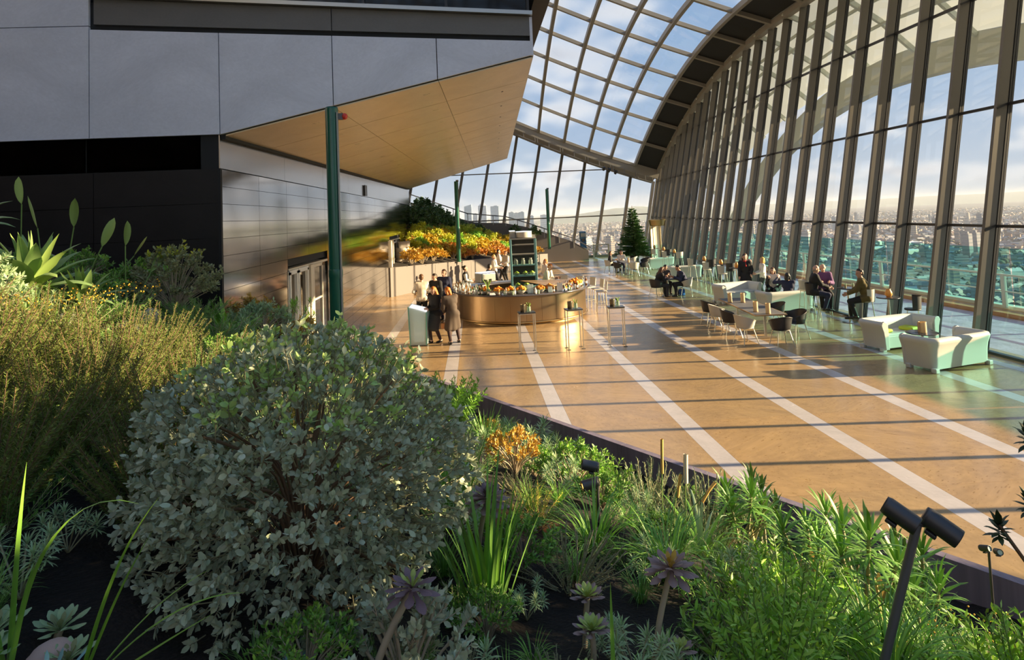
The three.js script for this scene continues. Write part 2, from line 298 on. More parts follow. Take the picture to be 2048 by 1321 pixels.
// ------------------------------------------------------------------ north side: polished wall, dark wall, fascia and soffit of the upper floors
const NX = -4.3, NZ = -10.97;
{
  const g = struct('wall_north'), r = rng(21);
  const joints = []; for (let z = NZ; z > -42.3; z -= 1.835) joints.push(z); joints.push(-42.3);
  const holes = [[-18.5, -14.62, 2.75], [-36.1, -31.8, 2.8]];
  part('backing', [box(.3, 5.4, 3.65, NX - .2, 2.7, -12.8), box(.3, 5.4, 13.3, NX - .2, 2.7, -25.15), box(.3, 5.4, 6.2, NX - .2, 2.7, -39.2), box(.28, 2.1, 31.2, NX - .22, 3.85, -26.62)], M.gap, g);
  const face = (z0, z1, y0, y1, x) => plate([V(x, y0, z0), V(x, y0, z1), V(x, y1, z1), V(x, y1, z0)], .03);
  for (let i = 0; i + 1 < joints.length; i++) for (let k = 0; k < 16; k++) {
    const z0 = joints[i] - .005, z1 = joints[i + 1] + .005, y0 = .31 * k * .9615 + .002, y1 = .31 * (k + 1) * .9615 - .005; let q = [[z0, z1]];
    for (const [a, b, h] of holes) if (y0 < h - .02) q = q.flatMap(([p, s]) => [[p, max(s, b)], [min(p, a), s]].filter(([m, n]) => m - n > .05));
    for (const [p, s] of q) part('panel', face(p, s, y0, y1, NX + (r() - .5) * .001), [M.polished, M.polished2, M.polished3][fl(r() * 3)], g);
  }
  for (let i = 0; i + 1 < joints.length; i += 2) { const z0 = joints[i] - .006, z1 = joints[min(i + 2, joints.length - 1)] + .006, t = z => 5.4 + (NZ - z) * .0172; part('head_panel', plate([V(NX - .03, 4.79, z0), V(NX - .03, 4.79, z1), V(NX - .03, t(z1), z1), V(NX - .03, t(z0), z0)], .03), M.plain, g); }
  part('corner_trim', [box(.05, 4.78, .05, NX - .03, 2.39, NZ + .02)], M.dark, g);
  part('vent', [box(.04, .42, .5, NX + .01, 5.02, -25.2)], M.finDark, g);
}
{
  const g = struct('wall_dark'), r = rng(8);
  part('backing', box(10.0, 5.6, .3, NX - 5.1, 2.8, NZ - .2), M.gap, g);
  for (let i = 0; i < 5; i++) for (let k = 0; k < 8; k++) part('panel', plate([V(NX - 2.13 * (i + 1) + .006, .598 * k + .004, NZ), V(NX - 2.13 * i - .004, .598 * k + .004, NZ), V(NX - 2.13 * i - .004, .598 * (k + 1) - .004, NZ), V(NX - 2.13 * (i + 1) + .006, .598 * (k + 1) - .004, NZ)], .04), M.black, g);
  for (let i = 0; i < 5; i++) part('head_panel', plate([V(NX - .15 - 2.13 * (i + 1) + .01, 4.79, NZ - .05), V(NX - .15 - 2.13 * i, 4.79, NZ - .05), V(NX - .15 - 2.13 * i, 5.4, NZ - .05), V(NX - .15 - 2.13 * (i + 1) + .01, 5.4, NZ - .05)], .03), M.black, g);
}
const SOF = { A: V(NX, 5.36, NZ), B: V(1.15, 6.6, NZ), C: V(2.12, 7.27, -37.4), D: V(NX, 5.88, -41.85) };
{
  const g = struct('fascia'), zf = NZ + .06, xs = [-14, -11.2, -8.6, -6.46, -4.3, -2.37, -.55, 1.15];
  const bot = x => x <= NX ? 5.37 : lerp(5.37, 6.61, (x - NX) / (1.15 - NX)), top = x => lerp(7.25, 6.86, (x + 6.46) / 7.61), bt = x => lerp(7.80, 7.31, (x + 6.46) / 7.61);
  const q = (x0, x1, f0, f1, z = zf, t = .06) => plate([V(x0 + .008, f0(x0), z), V(x1 - .008, f0(x1), z), V(x1 - .008, f1(x1), z), V(x0 + .008, f1(x0), z)], t);
  for (let i = 0; i < 3; i++) { part('panel', q(xs[i], xs[i + 1], bot, () => 7.305), M.fascia, g); part('panel', q(xs[i], xs[i + 1], () => 7.32, () => 9.6), M.fascia, g); }
  for (let i = 3; i < 7; i++) part('panel', q(xs[i], xs[i + 1], bot, top), M.fascia, g);
  for (const [a, b] of [[-6.4, -2.37], [-2.37, 1.15]]) part('band_panel', q(a, b, x => top(x) + .1, bt, zf - .02, .05), M.band, g);
  part('backing', [plate([V(-14, 5.45, zf - .07), V(NX, 5.45, zf - .07), V(1.13, 6.66, zf - .07), V(1.13, 7.25, zf - .07), V(-6.5, 7.75, zf - .07), V(-6.5, 9.6, zf - .07), V(-14, 9.6, zf - .07)], .1)], M.gap, g);
  part('rail_cap', [bar(V(-6.42, bt(-6.42) + .04, zf + .01), V(1.17, bt(1.17) + .04, zf + .01), .16, .07)], M.steel, g);
  // south flank of the upper floors, above the soffit's outer edge, and the floor behind the band
  part('flank_panel', plate([SOF.B.clone().add(V(.02, 0, .05)), SOF.C, V(2.12, 8.0, -37.4), V(1.17, 7.3, NZ + .05)], .05), M.fascia, g);
  part('upper_floor', [plate([V(-14, 7.2, NZ), V(1.1, 7.2, NZ), V(2.0, 7.8, -37), V(-14, 7.8, -42)], .1)], M.gap, g);
}
{
  const g = struct('soffit'), n = 13, uS = [0, .355, .69, 1];
  const S = (u, v) => SOF.A.clone().lerp(SOF.B, u).lerp(SOF.D.clone().lerp(SOF.C, u), v);
  for (let i = 0; i < n; i++) for (let k = 0; k < 3; k++) { const e = .0004, u0 = uS[k] + .0008, u1 = uS[k + 1] - .0008, v0 = i / n + e, v1 = (i + 1) / n - e; part('soffit_panel', plate([S(u0, v0), S(u0, v1), S(u1, v1), S(u1, v0)].reverse(), .03), M.soffit, g); }
  part('backing', plate([S(0, 0), S(0, 1), S(1, 1), S(1, 0)].reverse().map(p => p.add(V(0, .045, 0))), .05), M.gap, g);
  for (let i = 1; i < 10; i++) { const p = S(.9, (i + .3) / n); part('downlight', cyl(.06, .06, .03, p.x, p.y - .012, p.z, 12), M.finDark, g); }
  part('edge_trim', [bar(V(NX + .03, 5.33, NZ), V(NX + .03, 5.85, -41.8), .08, .09)], M.gap, g);
}
{ // storey above the fascia: dark glazing set back behind a glass rail, its ceiling and closing walls
  const g = struct('window_1');
  for (let i = 0; i < 5; i++) part('pane', plate([V(-6.3 + i * 1.49, 7.5, NZ - .25), V(-4.85 + i * 1.49, 7.45, NZ - .25), V(-4.85 + i * 1.49, 9.4, NZ - .25), V(-6.3 + i * 1.49, 9.4, NZ - .25)], .02), M.blackGlass, g);
  part('frame', [box(7.6, .2, .2, -2.6, 9.5, NZ - .2), ...[0, 1, 2, 3, 4, 5].map(i => box(.05, 2, .06, -6.32 + i * 1.49, 8.5, NZ - .22))], M.finDark, g);
  const h = struct('wall_upper'); part('storey', [box(15.1, 3, .3, -6.45, 9.0, NZ - .6), box(.3, 2.6, 27, 1.4, 9.0, -24.2), box(16, .3, 31, -6.2, 10.4, -26)], M.dark, h);
}
// the far ends of the hall behind and beside the viewer
{ const g = struct('wall_west'); for (let k = -7; k < 8; k++) part('mullion', box(.3, 24, .3, k * 2.1, 12, 18.3), M.fin, g); part('glazing', plate([V(-15, 0, 18.3), V(16, 0, 18.3), V(16, 24, 18.3), V(-15, 24, 18.3)], 0), M.pane, g); part('transom', [3, 6, 9, 12, 15, 18].map(y => box(31, .15, .2, .5, y, 18.3)), M.fin, g); part('wall_panel', [box(.3, 26, 62, -14.2, 11, -22)], M.band, g); part('wall_panel', box(.3, 26, 30, -14.2, 11, 8), M.band, g); part('base', box(40, .3, 40, -1, -.9, 0), M.gap, g); }

// doors in the polished wall
{
  const g = struct('door_1'), x = NX, z0 = -14.62, z1 = -18.5;
  part('reveal', [box(.5, 2.75, .06, x - .25, 1.375, z0 - .03), box(.5, .06, 3.88, x - .25, 2.72, -16.56)], M.cream, g);
  part('lobby_wall', box(.1, 2.9, 4.2, x - .62, 1.4, -16.56), M.cream, g);
  const F = (za, zb, n, w) => { const b = [box(.07, 2.66, w, x, 1.34, za - w / 2), box(.07, 2.66, w, x, 1.34, zb + w / 2), box(.07, w, za - zb, x, 2.66, (za + zb) / 2), box(.07, w, za - zb, x, .05, (za + zb) / 2)]; for (let i = 1; i <= n; i++) b.push(box(.06, .05, za - zb, x, 2.66 * i / (n + 1), (za + zb) / 2)); return b; };
  part('door_frame', F(-14.68, -15.35, 0, .1), M.white, g); part('door_frame', F(-15.4, -16.3, 0, .1), M.white, g); part('jamb', box(.14, 2.72, .34, x, 1.36, -16.55), M.cream, g);
  part('door_leaf', F(-16.75, -17.75, 2, .08), M.cream, g); part('glass', plate([V(x, .1, -16.8), V(x, .1, -17.7), V(x, 2.6, -17.7), V(x, 2.6, -16.8)], .02), M.blackGlass, g);
  part('side_light', plate([V(x - .04, .05, -17.78), V(x - .04, .05, -18.48), V(x - .04, 2.7, -18.48), V(x - .04, 2.7, -17.78)], .02), M.blackGlass, g);
  for (const [a, b] of [[-14.78, -15.25], [-15.5, -16.2]]) part('glass', plate([V(x - .03, .1, a), V(x - .03, .1, b), V(x - .03, 2.6, b), V(x - .03, 2.6, a)], 0), M.pane, g);
}
{
  const g = struct('door_2'), x = NX;
  part('lobby_wall', box(.1, 2.9, 4.5, x - .62, 1.4, -33.95), M.cream, g); part('reveal', box(.5, .06, 4.3, x - .25, 2.77, -33.95), M.cream, g);
  part('jamb', [box(.16, 2.78, .35, x, 1.39, -32.0), box(.16, 2.78, .16, x, 1.39, -32.75)], M.cream, g);
  part('door_leaf', [box(.08, 2.7, .14, x, 1.36, -33.1), box(.08, 2.7, .14, x, 1.36, -34.4), ...[.1, .95, 1.75, 2.62].map(y => box(.07, .08, 1.3, x, y, -33.75))], M.white, g);
  part('glass', plate([V(x, .1, -33.1), V(x, .1, -34.4), V(x, 2.62, -34.4), V(x, 2.62, -33.1)], .02), M.blackGlass, g);
  part('side_light', plate([V(x - .02, .05, -34.5), V(x - .02, .05, -36.05), V(x - .02, 2.76, -36.05), V(x - .02, 2.76, -34.5)], .02), M.dark, g);
}
// ------------------------------------------------------------------ poles
const MF = {
  green: std([.012, .125, .075], .28, 0, { clearcoat: .6, clearcoatRoughness: .15 }), grey: std([.36, .35, .32], .4, .2), red: std([.75, .05, .03], .35),
  brass: std([.62, .45, .22], .3, 1), bronze: std([.40, .28, .165], .30, 1, { anisotropy: .5 }), top: std([.12, .11, .12], .22, .2), blackTop: std([.05, .05, .055], .25), shellDark: std([.028, .026, .028], .45), shellPale: std([.60, .57, .50], .5),
  poly: std([.62, .62, .58], .5), polyIn: std([.56, .56, .53], .55), lime: std([.42, .50, .04], .7), orange: std([.80, .12, .02], .6), yellow: std([.72, .45, .03], .6),
  lantern: std([.80, .62, .34], .6, 0, { transmission: .3 }), amber: std([.80, .50, .14], .35, 0, { transmission: .3 }), jar: std([.72, .80, .72], .08, 0, { transmission: .75, ior: 1.4 }), leaf: std([.18, .30, .05], .6), cup: std([.16, .14, .10], .3, .8),
  glassGreen: std([.74, .85, .81], .07, 0, { transmission: .35, ior: 1.5 }), glassEdge: std([.20, .52, .44], .15), teal: std([.16, .36, .38], .4), tealDark: std([.05, .10, .11], .5), paper: std([.86, .85, .80], .7), blue: std([.03, .11, .24], .35), blueTop: std([.10, .20, .30], .2, .4), slab: std([.155, .135, .125], .6), lime2: std([.38, .56, .06], .4), legs: std([.70, .66, .56], .3, .8),
  timber: std([.42, .26, .13], .45), bag: std([.02, .10, .42], .5), dark: std([.03, .03, .032], .6), boulder: std([.46, .41, .36], .9), grey2: std([.15, .145, .15], .6),
};
function pole(label, x, z, y0, y1, r, lamp) {
  const g = thing('green_pole', label, 'pole', [x, y0, z], 0, null), h = y1 - y0;
  part('shaft', [lathe([[0, 0], [r * 1.04, 0], [r * 1.04, h * .42], [r, h * .425], [r, h - .03], [r * .92, h], [0, h]], 24)], MF.green, g);
  part('collar', [lathe([[r * 1.08, h * .40], [r * 1.1, h * .41], [r * 1.1, h * .425], [r * 1.02, h * .43]], 24)], MF.green, g);
  part('side_strip', [box(.02, h * .96, .05, r * .95, h * .5, .06)], MF.grey, g);  // paler grey strip up the right side of the shaft
  if (lamp === 'red') { part('bracket', [box(.1, .1, .09, r + .03, h - .16, 0)], MF.grey2, g); part('beacon', [ball(.055, r + .1, h - .16, 0, 8)], MF.red, g, 'red beacon'); }
  else part('lamp_head', [box(.16, .12, .14, .06, h + .02, 0)], MF.grey2, g);
  return g;
}
pole('thick glossy dark green pole with a red beacon, rising out of the near planting', -2.29, -10.4, 1.0, 5.68, .105, 'red');
pole('green pole in the yellow shrubs, under the tip of the cream soffit', -.99, -37, 1.2, 5.95, .125, 'lamp');
pole('slim dark green pole behind the bar shelving, right of the yellow shrubs', 5.46, -46, 1.2, 5.65, .115, 'lamp');

// ------------------------------------------------------------------ round bar
const BX = 1.65, BZ = -23.85;
{
  const g = thing('bar_counter', 'round bronze-clad bar with a dark stone counter, in the middle of the hall', 'bar', [BX, 0, BZ]);
  part('counter_top', lathe([[1.95, 1.0], [2.58, 1.0], [2.62, 1.02], [2.62, 1.05], [2.58, 1.07], [1.95, 1.07], [1.95, 1.0]], 72), MF.top, g);
  const n = 28; for (let i = 0; i < n; i++) { const a0 = i / n * 2 * PI + .0015, da = 2 * PI / n - .003, G = new THREE.CylinderGeometry(2.45, 2.45, .89, 4, 1, true, a0, da); part('front_panel', at(G, 0, .565, 0), MF.bronze, g); }
  part('core', lathe([[1.95, .12], [2.44, .12], [2.44, 1.0]], 48), MF.bronze, g);
  part('plinth', lathe([[2.28, 0], [2.28, .12], [2.44, .12]], 64), MF.brass, g);
  part('foot_rail', at(new THREE.TorusGeometry(2.50, .02, 8, 72), 0, .115, 0, PI / 2), MF.brass, g);
  part('inner_shelf', lathe([[1.55, .72], [1.95, .72], [1.95, .76], [1.55, .76], [1.55, .72]], 48), MF.timber, g);
}
{ // shelf tower in the middle of the bar
  const x = 1.85, z = -24.4, g = thing('shelf_tower', 'tall teal-framed back-bar shelving standing inside the round bar', 'shelf', [x, 0, z], -.06), w = 1.04, d = .62, H = 2.86;
  for (const sx of [-1, 1]) for (const sz of [-1, 1]) part('post', rbox(.085, H, .085, .012, sx * (w / 2 - .04), H / 2, sz * (d / 2 - .04)), MF.teal, g);
  for (const y of [.5, .98, 1.42, 1.83, 2.25, 2.62]) part('shelf_board', rbox(w - .1, .035, d - .05, .01, 0, y, 0), y > 2.2 ? MF.grey : MF.teal, g);
  part('back_panel', box(w - .1, H - .5, .02, 0, 1.65, -d / 2 + .05), MF.dark, g);
  part('base_cabinet', rbox(w - .02, .92, d, .02, 0, .46, 0), MF.grey2, g);
  part('top_tray', [box(w, .05, d, 0, H, 0), box(w, .12, .03, 0, H + .07, -d / 2)], MF.grey, g);
  const T = (n, l, c, p, grp) => thing(n, l, c, p, 0, grp);
  const o = T('storage_drum', 'pale round drum standing on top of the teal bar shelving', 'container', [x + .06, H + .03, z]); part('body', lathe([[0, 0], [.30, 0], [.31, .02], [.31, .21], [.29, .23], [0, .23]], 24), MF.shellPale, o); part('lid', lathe([[0, .23], [.32, .23], [.32, .255], [0, .27]], 24), MF.white, o);
  const o2 = T('storage_box', 'grey box with a bracket at the left end of the bar shelving top', 'container', [x - .4, H + .03, z]); part('body', rbox(.2, .26, .3, .02, 0, .13, 0), MF.grey, o2); part('lid', rbox(.22, .04, .32, .01, 0, .28, 0), MF.white, o2);
  const jar = (px, y, name, lab, cat, grp, body, fill) => { const j = T(name, lab, cat, [x + px, y, z + .12], grp); part('body', body === 'bowl' ? lathe([[0, 0], [.06, 0], [.12, .07], [.13, .1], [.12, .1], [.10, .07], [0, .02]], 18) : lathe([[0, 0], [.075, 0], [.08, .02], [.08, .16], [.05, .2], [.05, .22], [0, .22]], 16), MF.jar, j); if (fill) part('fruit', [0, 1, 2, 3].map(i => ball(.048, cos(i * 1.6) * .05, .09 + (i % 2) * .03, sin(i * 1.6) * .05, 8)), fill, j); else part('lid', cyl(.055, .055, .03, 0, .235, 0, 14), MF.grey, j); return j; };
  for (const px of [-.3, -.02, .27]) jar(px, 1.85, 'storage_jar', ['clear storage jar on the upper open shelf of the bar tower, at its left end', 'clear storage jar on the upper open shelf of the bar tower, in its middle', 'clear storage jar on the upper open shelf of the bar tower, at its right end'][px < -.2 ? 0 : px < .1 ? 1 : 2], 'jar', 'jars on the upper shelf');
  for (const px of [-.29, .05, .31]) jar(px, 1.44, 'fruit_bowl', 'glass bowl of limes on the ' + (px < -.2 ? 'left' : px < .2 ? 'middle' : 'right') + ' of the bar tower shelf below the jars', 'bowl', 'lime bowls on the bar tower', 'bowl', MF.lime2);
  for (const px of [-.27, .08]) jar(px, 1.0, 'fruit_bowl', 'glass bowl of limes low on the bar tower, ' + (px < 0 ? 'at the left' : 'near the middle'), 'bowl', 'lime bowls on the bar tower', 'bowl', MF.lime2);
}
// things on the counter
{
  const onBar = (a, r) => [BX + cos(a) * r, 1.07, BZ + sin(a) * r], r = rng(77);                 // a = 90 degrees faces the viewer
  const bottle = (h, w, m, m2) => { const g = new THREE.Group(); g.name = 'bottle'; part('body', lathe([[0, 0], [w, 0], [w, h * .55], [w * .95, h * .62], [w * .36, h * .76], [w * .34, h * .95], [0, h * .95]], 12), m, g); part('cap', cyl(w * .4, w * .4, h * .07, 0, h * .96, 0, 10), m2, g); part('label', lathe([[w * 1.02, h * .15], [w * 1.02, h * .45]], 12), MF.paper, g); return g; };
  const kinds = [bottle(.30, .042, std([.30, .12, .03], .1, 0, { transmission: .4 }), MF.dark), bottle(.28, .04, std([.05, .12, .05], .12), MF.brass), bottle(.32, .04, std([.75, .80, .80], .06, 0, { transmission: .7 }), MF.grey), bottle(.26, .045, std([.62, .33, .07], .12, 0, { transmission: .4 }), MF.brass), bottle(.24, .05, std([.55, .50, .48], .25), MF.dark)];
  const names = ['dark amber bottle', 'dark green bottle', 'clear bottle', 'honey-coloured bottle', 'squat pale bottle'];
  let k = 0; const spot = [], rowOf = names.map(() => []);
  const busy = [1.98, 1.80, 1.63, 1.32, 1.16, .62, .48, 2.2, 2.12];
  for (let i = 0; spot.length < 96 && i < 900; i++) { const a = PI * (.02 + 1.1 * r()), rr = 2.02 + .50 * r(); if (spot.some(([p, q]) => hypot((p - a) * 2.3, q - rr) < .105) || busy.some(q => abs(q - a) < .085 && rr > 2.02 && rr < 2.5) || (rr > 2.3 && (abs(a - 1.5) < .06 || abs(a - 1.06) < .06 || abs(a - 1.22) < .05))) continue; spot.push([a, rr]); }
  for (const [a, rr] of spot) { const q = k % 5, f = r() * 6, sc = .7 + r() * .35; k++; const g = copyOf(kinds[q], onBar(a, rr), f, names[q] + ' on the round bar', names[q] + 's on the bar', sc); g.userData.category = 'bottle'; rowOf[q].push(g); }
  rowOf.forEach((l, q) => l.sort((a, b) => seenAt(a.position)[0] - seenAt(b.position)[0]).forEach((g, i) => { g.userData.label = names[q] + ' on the round bar, ' + nth(i) + ' of its kind from the left'; }));
  // bowls of orange fruit and marigold-like posies
  const posy = new THREE.Group(); posy.name = 'flower_bowl'; { const q = rng(4); part('bowl', lathe([[0, 0], [.09, 0], [.16, .08], [.17, .11], [.15, .11], [0, .05]], 18), MF.shellPale, posy); const b = []; for (let i = 0; i < 26; i++) { const a = q() * 6.3, e = sqrt(q()) * .15; b.push(ball(.035 + q() * .02, cos(a) * e, .12 + (1 - e / .16) * .09 + q() * .03, sin(a) * e, 6)); } part('flowers', b, std([.85, .30, .03], .7), posy); const l = []; for (let i = 0; i < 14; i++) { const a = q() * 6.3; l.push(at(new THREE.SphereGeometry(.05, 6, 4), cos(a) * .15, .11, sin(a) * .15, 0, a, .3, [1, .25, .5])); } part('foliage', l, MF.leaf, posy); }
  const bowls = [[1.98, 2.3, 'at the left of the counter, beside the tall green stems'], [1.80, 2.24, 'second from the left on the counter'], [1.63, 2.2, 'left of the pale green glass card'], [1.32, 2.18, 'in front of the teal bar tower'], [1.16, 2.2, 'right of the teal bar tower'], [.62, 2.25, 'by the bartender, on the right of the counter'], [.48, 2.25, 'near the right end of the counter'], [2.2, 2.3, 'at the far left end of the counter']];
  for (const [a, rr, w] of bowls) { const g = copyOf(posy, onBar(a, rr), a * 3, 'bowl heaped with orange flowers ' + w, 'orange flower bowls', a < .7 ? 1.25 : 1.05); g.userData.category = 'bowl'; }
  const stand = (a, rr, w, h, m, label) => { const [x, y, z] = onBar(a, rr), g = thing('menu_stand', label, 'menu', [x, y, z], -.05); part('card', rbox(w, h, .02, .008, 0, h / 2 + .02, 0, -.1), m, g); part('foot', box(w * .8, .02, .1, 0, .01, 0), MF.grey, g); };
  stand(1.50, 2.42, .2, .30, MF.glassGreen, 'pale green glass card standing on the bar in front of the bottles');
  stand(1.06, 2.5, .2, .28, MF.paper, 'white menu card in a stand on the right half of the bar counter');
  stand(1.22, 2.5, .14, .18, MF.glassGreen, 'small pale blue card leaning beside the orange flowers on the bar');
  const cups = [[1.86, 2.55, 'left of the flowers'], [1.74, 2.58, 'in front of the second flower bowl'], [1.40, 2.6, 'right of the green glass card'], [.9, 2.6, 'right of the white menu card']];
  for (const [a, rr, w] of cups) { const g = thing('drinking_glass', 'pale blue drinking glass on the bar edge ' + w, 'glass', onBar(a, rr), 0, 'glasses on the bar'); part('body', lathe([[0, 0], [.03, 0], [.04, .13], [.037, .13], [.028, .01], [0, .01]], 14), MF.jar, g); part('napkin', box(.05, .1, .02, .0, .06, 0), MF.paper, g); }
  for (const [a, rr, w] of [[.95, 2.3, 'left'], [.84, 2.28, 'middle'], [.74, 2.28, 'right']]) { const g = thing('fruit_tray', 'tray of oranges and lemons, ' + w + ' one of three on the counter before the bartender', 'tray', onBar(a, rr), a); part('tray', rbox(.3, .03, .2, .01, 0, .02, 0), MF.white, g); for (let i = 0; i < 6; i++) part('fruit', ball(.045, -.1 + (i % 3) * .1, .08, -.045 + fl(i / 3) * .09, 8), i % 3 ? MF.orange : MF.yellow, g); }
  // raised glass shelf over the right half
  { const g = thing('display_shelf', 'low timber-edged display shelf over the right half of the bar counter', 'shelf', [BX, 1.07, BZ]); part('board', new THREE.CylinderGeometry(2.32, 2.32, .03, 20, 1, false, .35, 1.0).translate(0, .2, 0), MF.timber, g); for (const a of [.45, .85, 1.25]) part('leg', cyl(.015, .015, .2, sin(a) * 2.28, .1, cos(a) * 2.28, 8), MF.steel, g); }
  { const [x, y, z] = [.35, .76, -25.4], g = thing('coffee_machine', 'steel coffee machine on the far left of the bar counter', 'machine', [x, 1.07, z], .6); part('body', rbox(.75, .38, .45, .04, 0, .25, 0), M.steel, g); part('group_head', [cyl(.04, .04, .1, -.2, .15, .25, 10), cyl(.04, .04, .1, .1, .15, .25, 10)], MF.dark, g); part('cup_tray', box(.7, .03, .4, 0, .46, 0), MF.white, g); }
  { const g = thing('vase', 'tall green stems in a glass vase at the left end of the bar', 'vase', onBar(2.12, 2.45)); part('vase', lathe([[0, 0], [.05, 0], [.06, .2], [.055, .2], [.045, .02], [0, .02]], 14), MF.jar, g); const q = rng(9), s = []; for (let i = 0; i < 12; i++) { const a = q() * 6.3; s.push(tube([[0, .05, 0], [cos(a) * .05, .3, sin(a) * .05], [cos(a) * .16, .42 + q() * .12, sin(a) * .16]], .012, 5, 4)); } part('stems', s, MF.leaf, g); }
}
{ // pale stools along the right of the bar
  const p = new THREE.Group(); p.name = 'bar_stool';
  part('seat', rbox(.4, .05, .4, .02, 0, .78, 0), MF.shellPale, p); part('backrest', rbox(.05, .34, .4, .02, .2, 1.0, 0, 0, 0, -.12), MF.shellPale, p);
  for (const sx of [-1, 1]) for (const sz of [-1, 1]) part('leg', rod([sx * .15, .76, sz * .15], [sx * .2, 0, sz * .2], .013), MF.legs, p); part('foot_ring', [bar([-.18, .28, -.18], [.18, .28, -.18], .018), bar([-.18, .28, .18], [.18, .28, .18], .018), bar([.18, .28, -.18], [.18, .28, .18], .018)], MF.legs, p);
  const w = ['nearest of the stools', 'second nearest of the stools', 'middle one of the stools', 'second farthest of the stools', 'farthest of the stools'];
  [.14, -.12, -.38, -.64, -.9].forEach((a, i) => { const g = copyOf(p, [BX + cos(a) * 3.05, 0, BZ + sin(a) * 3.05], -a, 'pale low-backed bar stool, ' + w[i] + ' right of the round bar', 'stools at the round bar'); g.userData.category = 'stool'; });
}
// glass reception plinth
{
  const g = thing('reception_plinth', 'tapered pale green glass reception plinth with a sloping top beside the visitors', 'plinth', [-1.79, 0, -19.2], -.12);
  const b = (y, k) => [[-.23 * k, y + .04 * (k - 1), .22 * k], [.25 * k, y, .22 * k], [.25 * k, y, -.2 * k], [-.23 * k, y, -.2 * k]];
  const lo = b(.02, 1), hi = [[-.27, 1.16, .22], [.28, .99, .22], [.28, 1.06, -.22], [-.27, 1.2, -.22]];
  for (let i = 0; i < 4; i++) { const j = (i + 1) % 4; part('glass_side', plate([lo[i], lo[j], hi[j], hi[i]], .03), MF.glassGreen, g); }
  part('top', plate(hi, .03), MF.white, g); part('edge_strip', [0, 1, 2, 3].map(i => bar(lo[i], hi[i], .03)), MF.glassEdge, g); part('base', rbox(.5, .03, .44, .01, .01, .015, 0), MF.dark, g); part('inner_cabinet', plate([[-.14, .1, .1], [.14, .1, .1], [.16, 1.0, .1], [-.16, 1.08, .1]], .18), MF.white, g);
}
{ const g = thing('low_bench', 'low dark grey bench at the foot of the near green pole, by the polished wall', 'bench', [-3.85, 0, -19.0], .6); part('seat', rbox(.75, .07, .42, .02, 0, .43, 0), MF.grey2, g); for (const s of [-1, 1]) part('leg', [bar([s * .32, 0, -.17], [s * .32, .4, -.17], .04), bar([s * .32, 0, .17], [s * .32, .4, .17], .04)], MF.grey, g); }

// ------------------------------------------------------------------ slim high tables
{
  const p = new THREE.Group(); p.name = 'high_table';
  part('top', rbox(.47, .035, .34, .008, 0, 1.085, 0), MF.blackTop, p);
  for (const sx of [-1, 1]) for (const sz of [-1, 1]) { const l = part('leg', box(.026, 1.07, .026, sx * .21, .535, sz * .145), MF.legs, p); part('foot', box(.09, .008, .07, sx * .21, .004, sz * .145), MF.dark, l); }
  part('apron', [box(.42, .025, .02, 0, 1.06, .145), box(.42, .025, .02, 0, 1.06, -.145)], MF.legs, p);
  const vase = (x, z, y, kind, lab) => { const g = thing(kind === 'cup' ? 'candle_cup' : 'glass_vase', lab, kind === 'cup' ? 'candle holder' : 'vase', [x, y, z]); if (kind === 'cup') { part('cup', lathe([[0, 0], [.07, 0], [.075, .2], [.066, .2], [.06, .02], [0, .02]], 18), MF.cup, g); part('rim', at(new THREE.TorusGeometry(.07, .006, 6, 20), 0, .2, 0, PI / 2), MF.brass, g); } else { part('vase', lathe([[0, 0], [.055, 0], [.06, .02], [.055, .14], [.05, .14], [.045, .02], [0, .02]], 16), MF.jar, g); const q = rng(fl(x * 100) + 50), s = []; for (let i = 0; i < 9; i++) { const a = q() * 6.3; s.push(tube([[0, .04, 0], [cos(a) * .02, .14, sin(a) * .02], [cos(a) * .06, .2 + q() * .06, sin(a) * .06]], .008, 4, 4)); } part('sprig', s, MF.leaf, g); } };
  [[1.33, -17.3, .08, 'leftmost'], [2.66, -17.45, .1, 'middle'], [3.86, -17.48, -.05, 'rightmost']].forEach(([x, z, a, w]) => {
    const g = copyOf(p, [x, 0, z], a, 'slim dark-topped high table on thin legs, ' + w + ' of three before the bar', 'slim high tables before the bar'); g.userData.category = 'table';
    vase(x - .09, z + .02, 1.103, 'cup', 'dark metal candle cup on the ' + w + ' slim high table'); vase(x + .07, z - .01, 1.103, 'vase', 'small glass vase with green sprigs on the ' + w + ' slim high table');
  });
}
// ------------------------------------------------------------------ tub chairs, long table
function tubShell() { // moulded tub: seat pan that rolls up into a wrap-round back with lower arms
  const P = [], I = [], n = 26, m = 8;
  for (let i = 0; i <= n; i++) for (let j = 0; j <= m; j++) {
    const a = lerp(-2.25, 2.25, i / n), t = j / m, top = .80 - .17 * pow(abs(a) / 2.25, 1.6), r = lerp(.20, .285, pow(t, .6)) + (t > .9 ? .01 : 0);
    P.push(sin(a) * r * 1.02, lerp(.43, top, t * t * .35 + t * .65), -cos(a) * r * .98);
  }
  for (let i = 0; i < n; i++) for (let j = 0; j < m; j++) { const k = i * (m + 1) + j, l = k + m + 1; I.push(k, l, k + 1, l, l + 1, k + 1); }
  const g = new THREE.BufferGeometry(); g.setAttribute('position', new THREE.Float32BufferAttribute(P, 3)); g.setIndex(I); g.computeVertexNormals();
  const back = g.clone(); back.scale(.955, 1, .955); back.index.array.reverse(); back.computeVertexNormals();
  const rim = []; for (let i = 0; i <= n; i++) { const k = (i * (m + 1) + m) * 3; rim.push(V(P[k] * .978, P[k + 1], P[k + 2] * .978)); }
  return merge([g, back, tube(rim, .011, 40, 6)]);
}
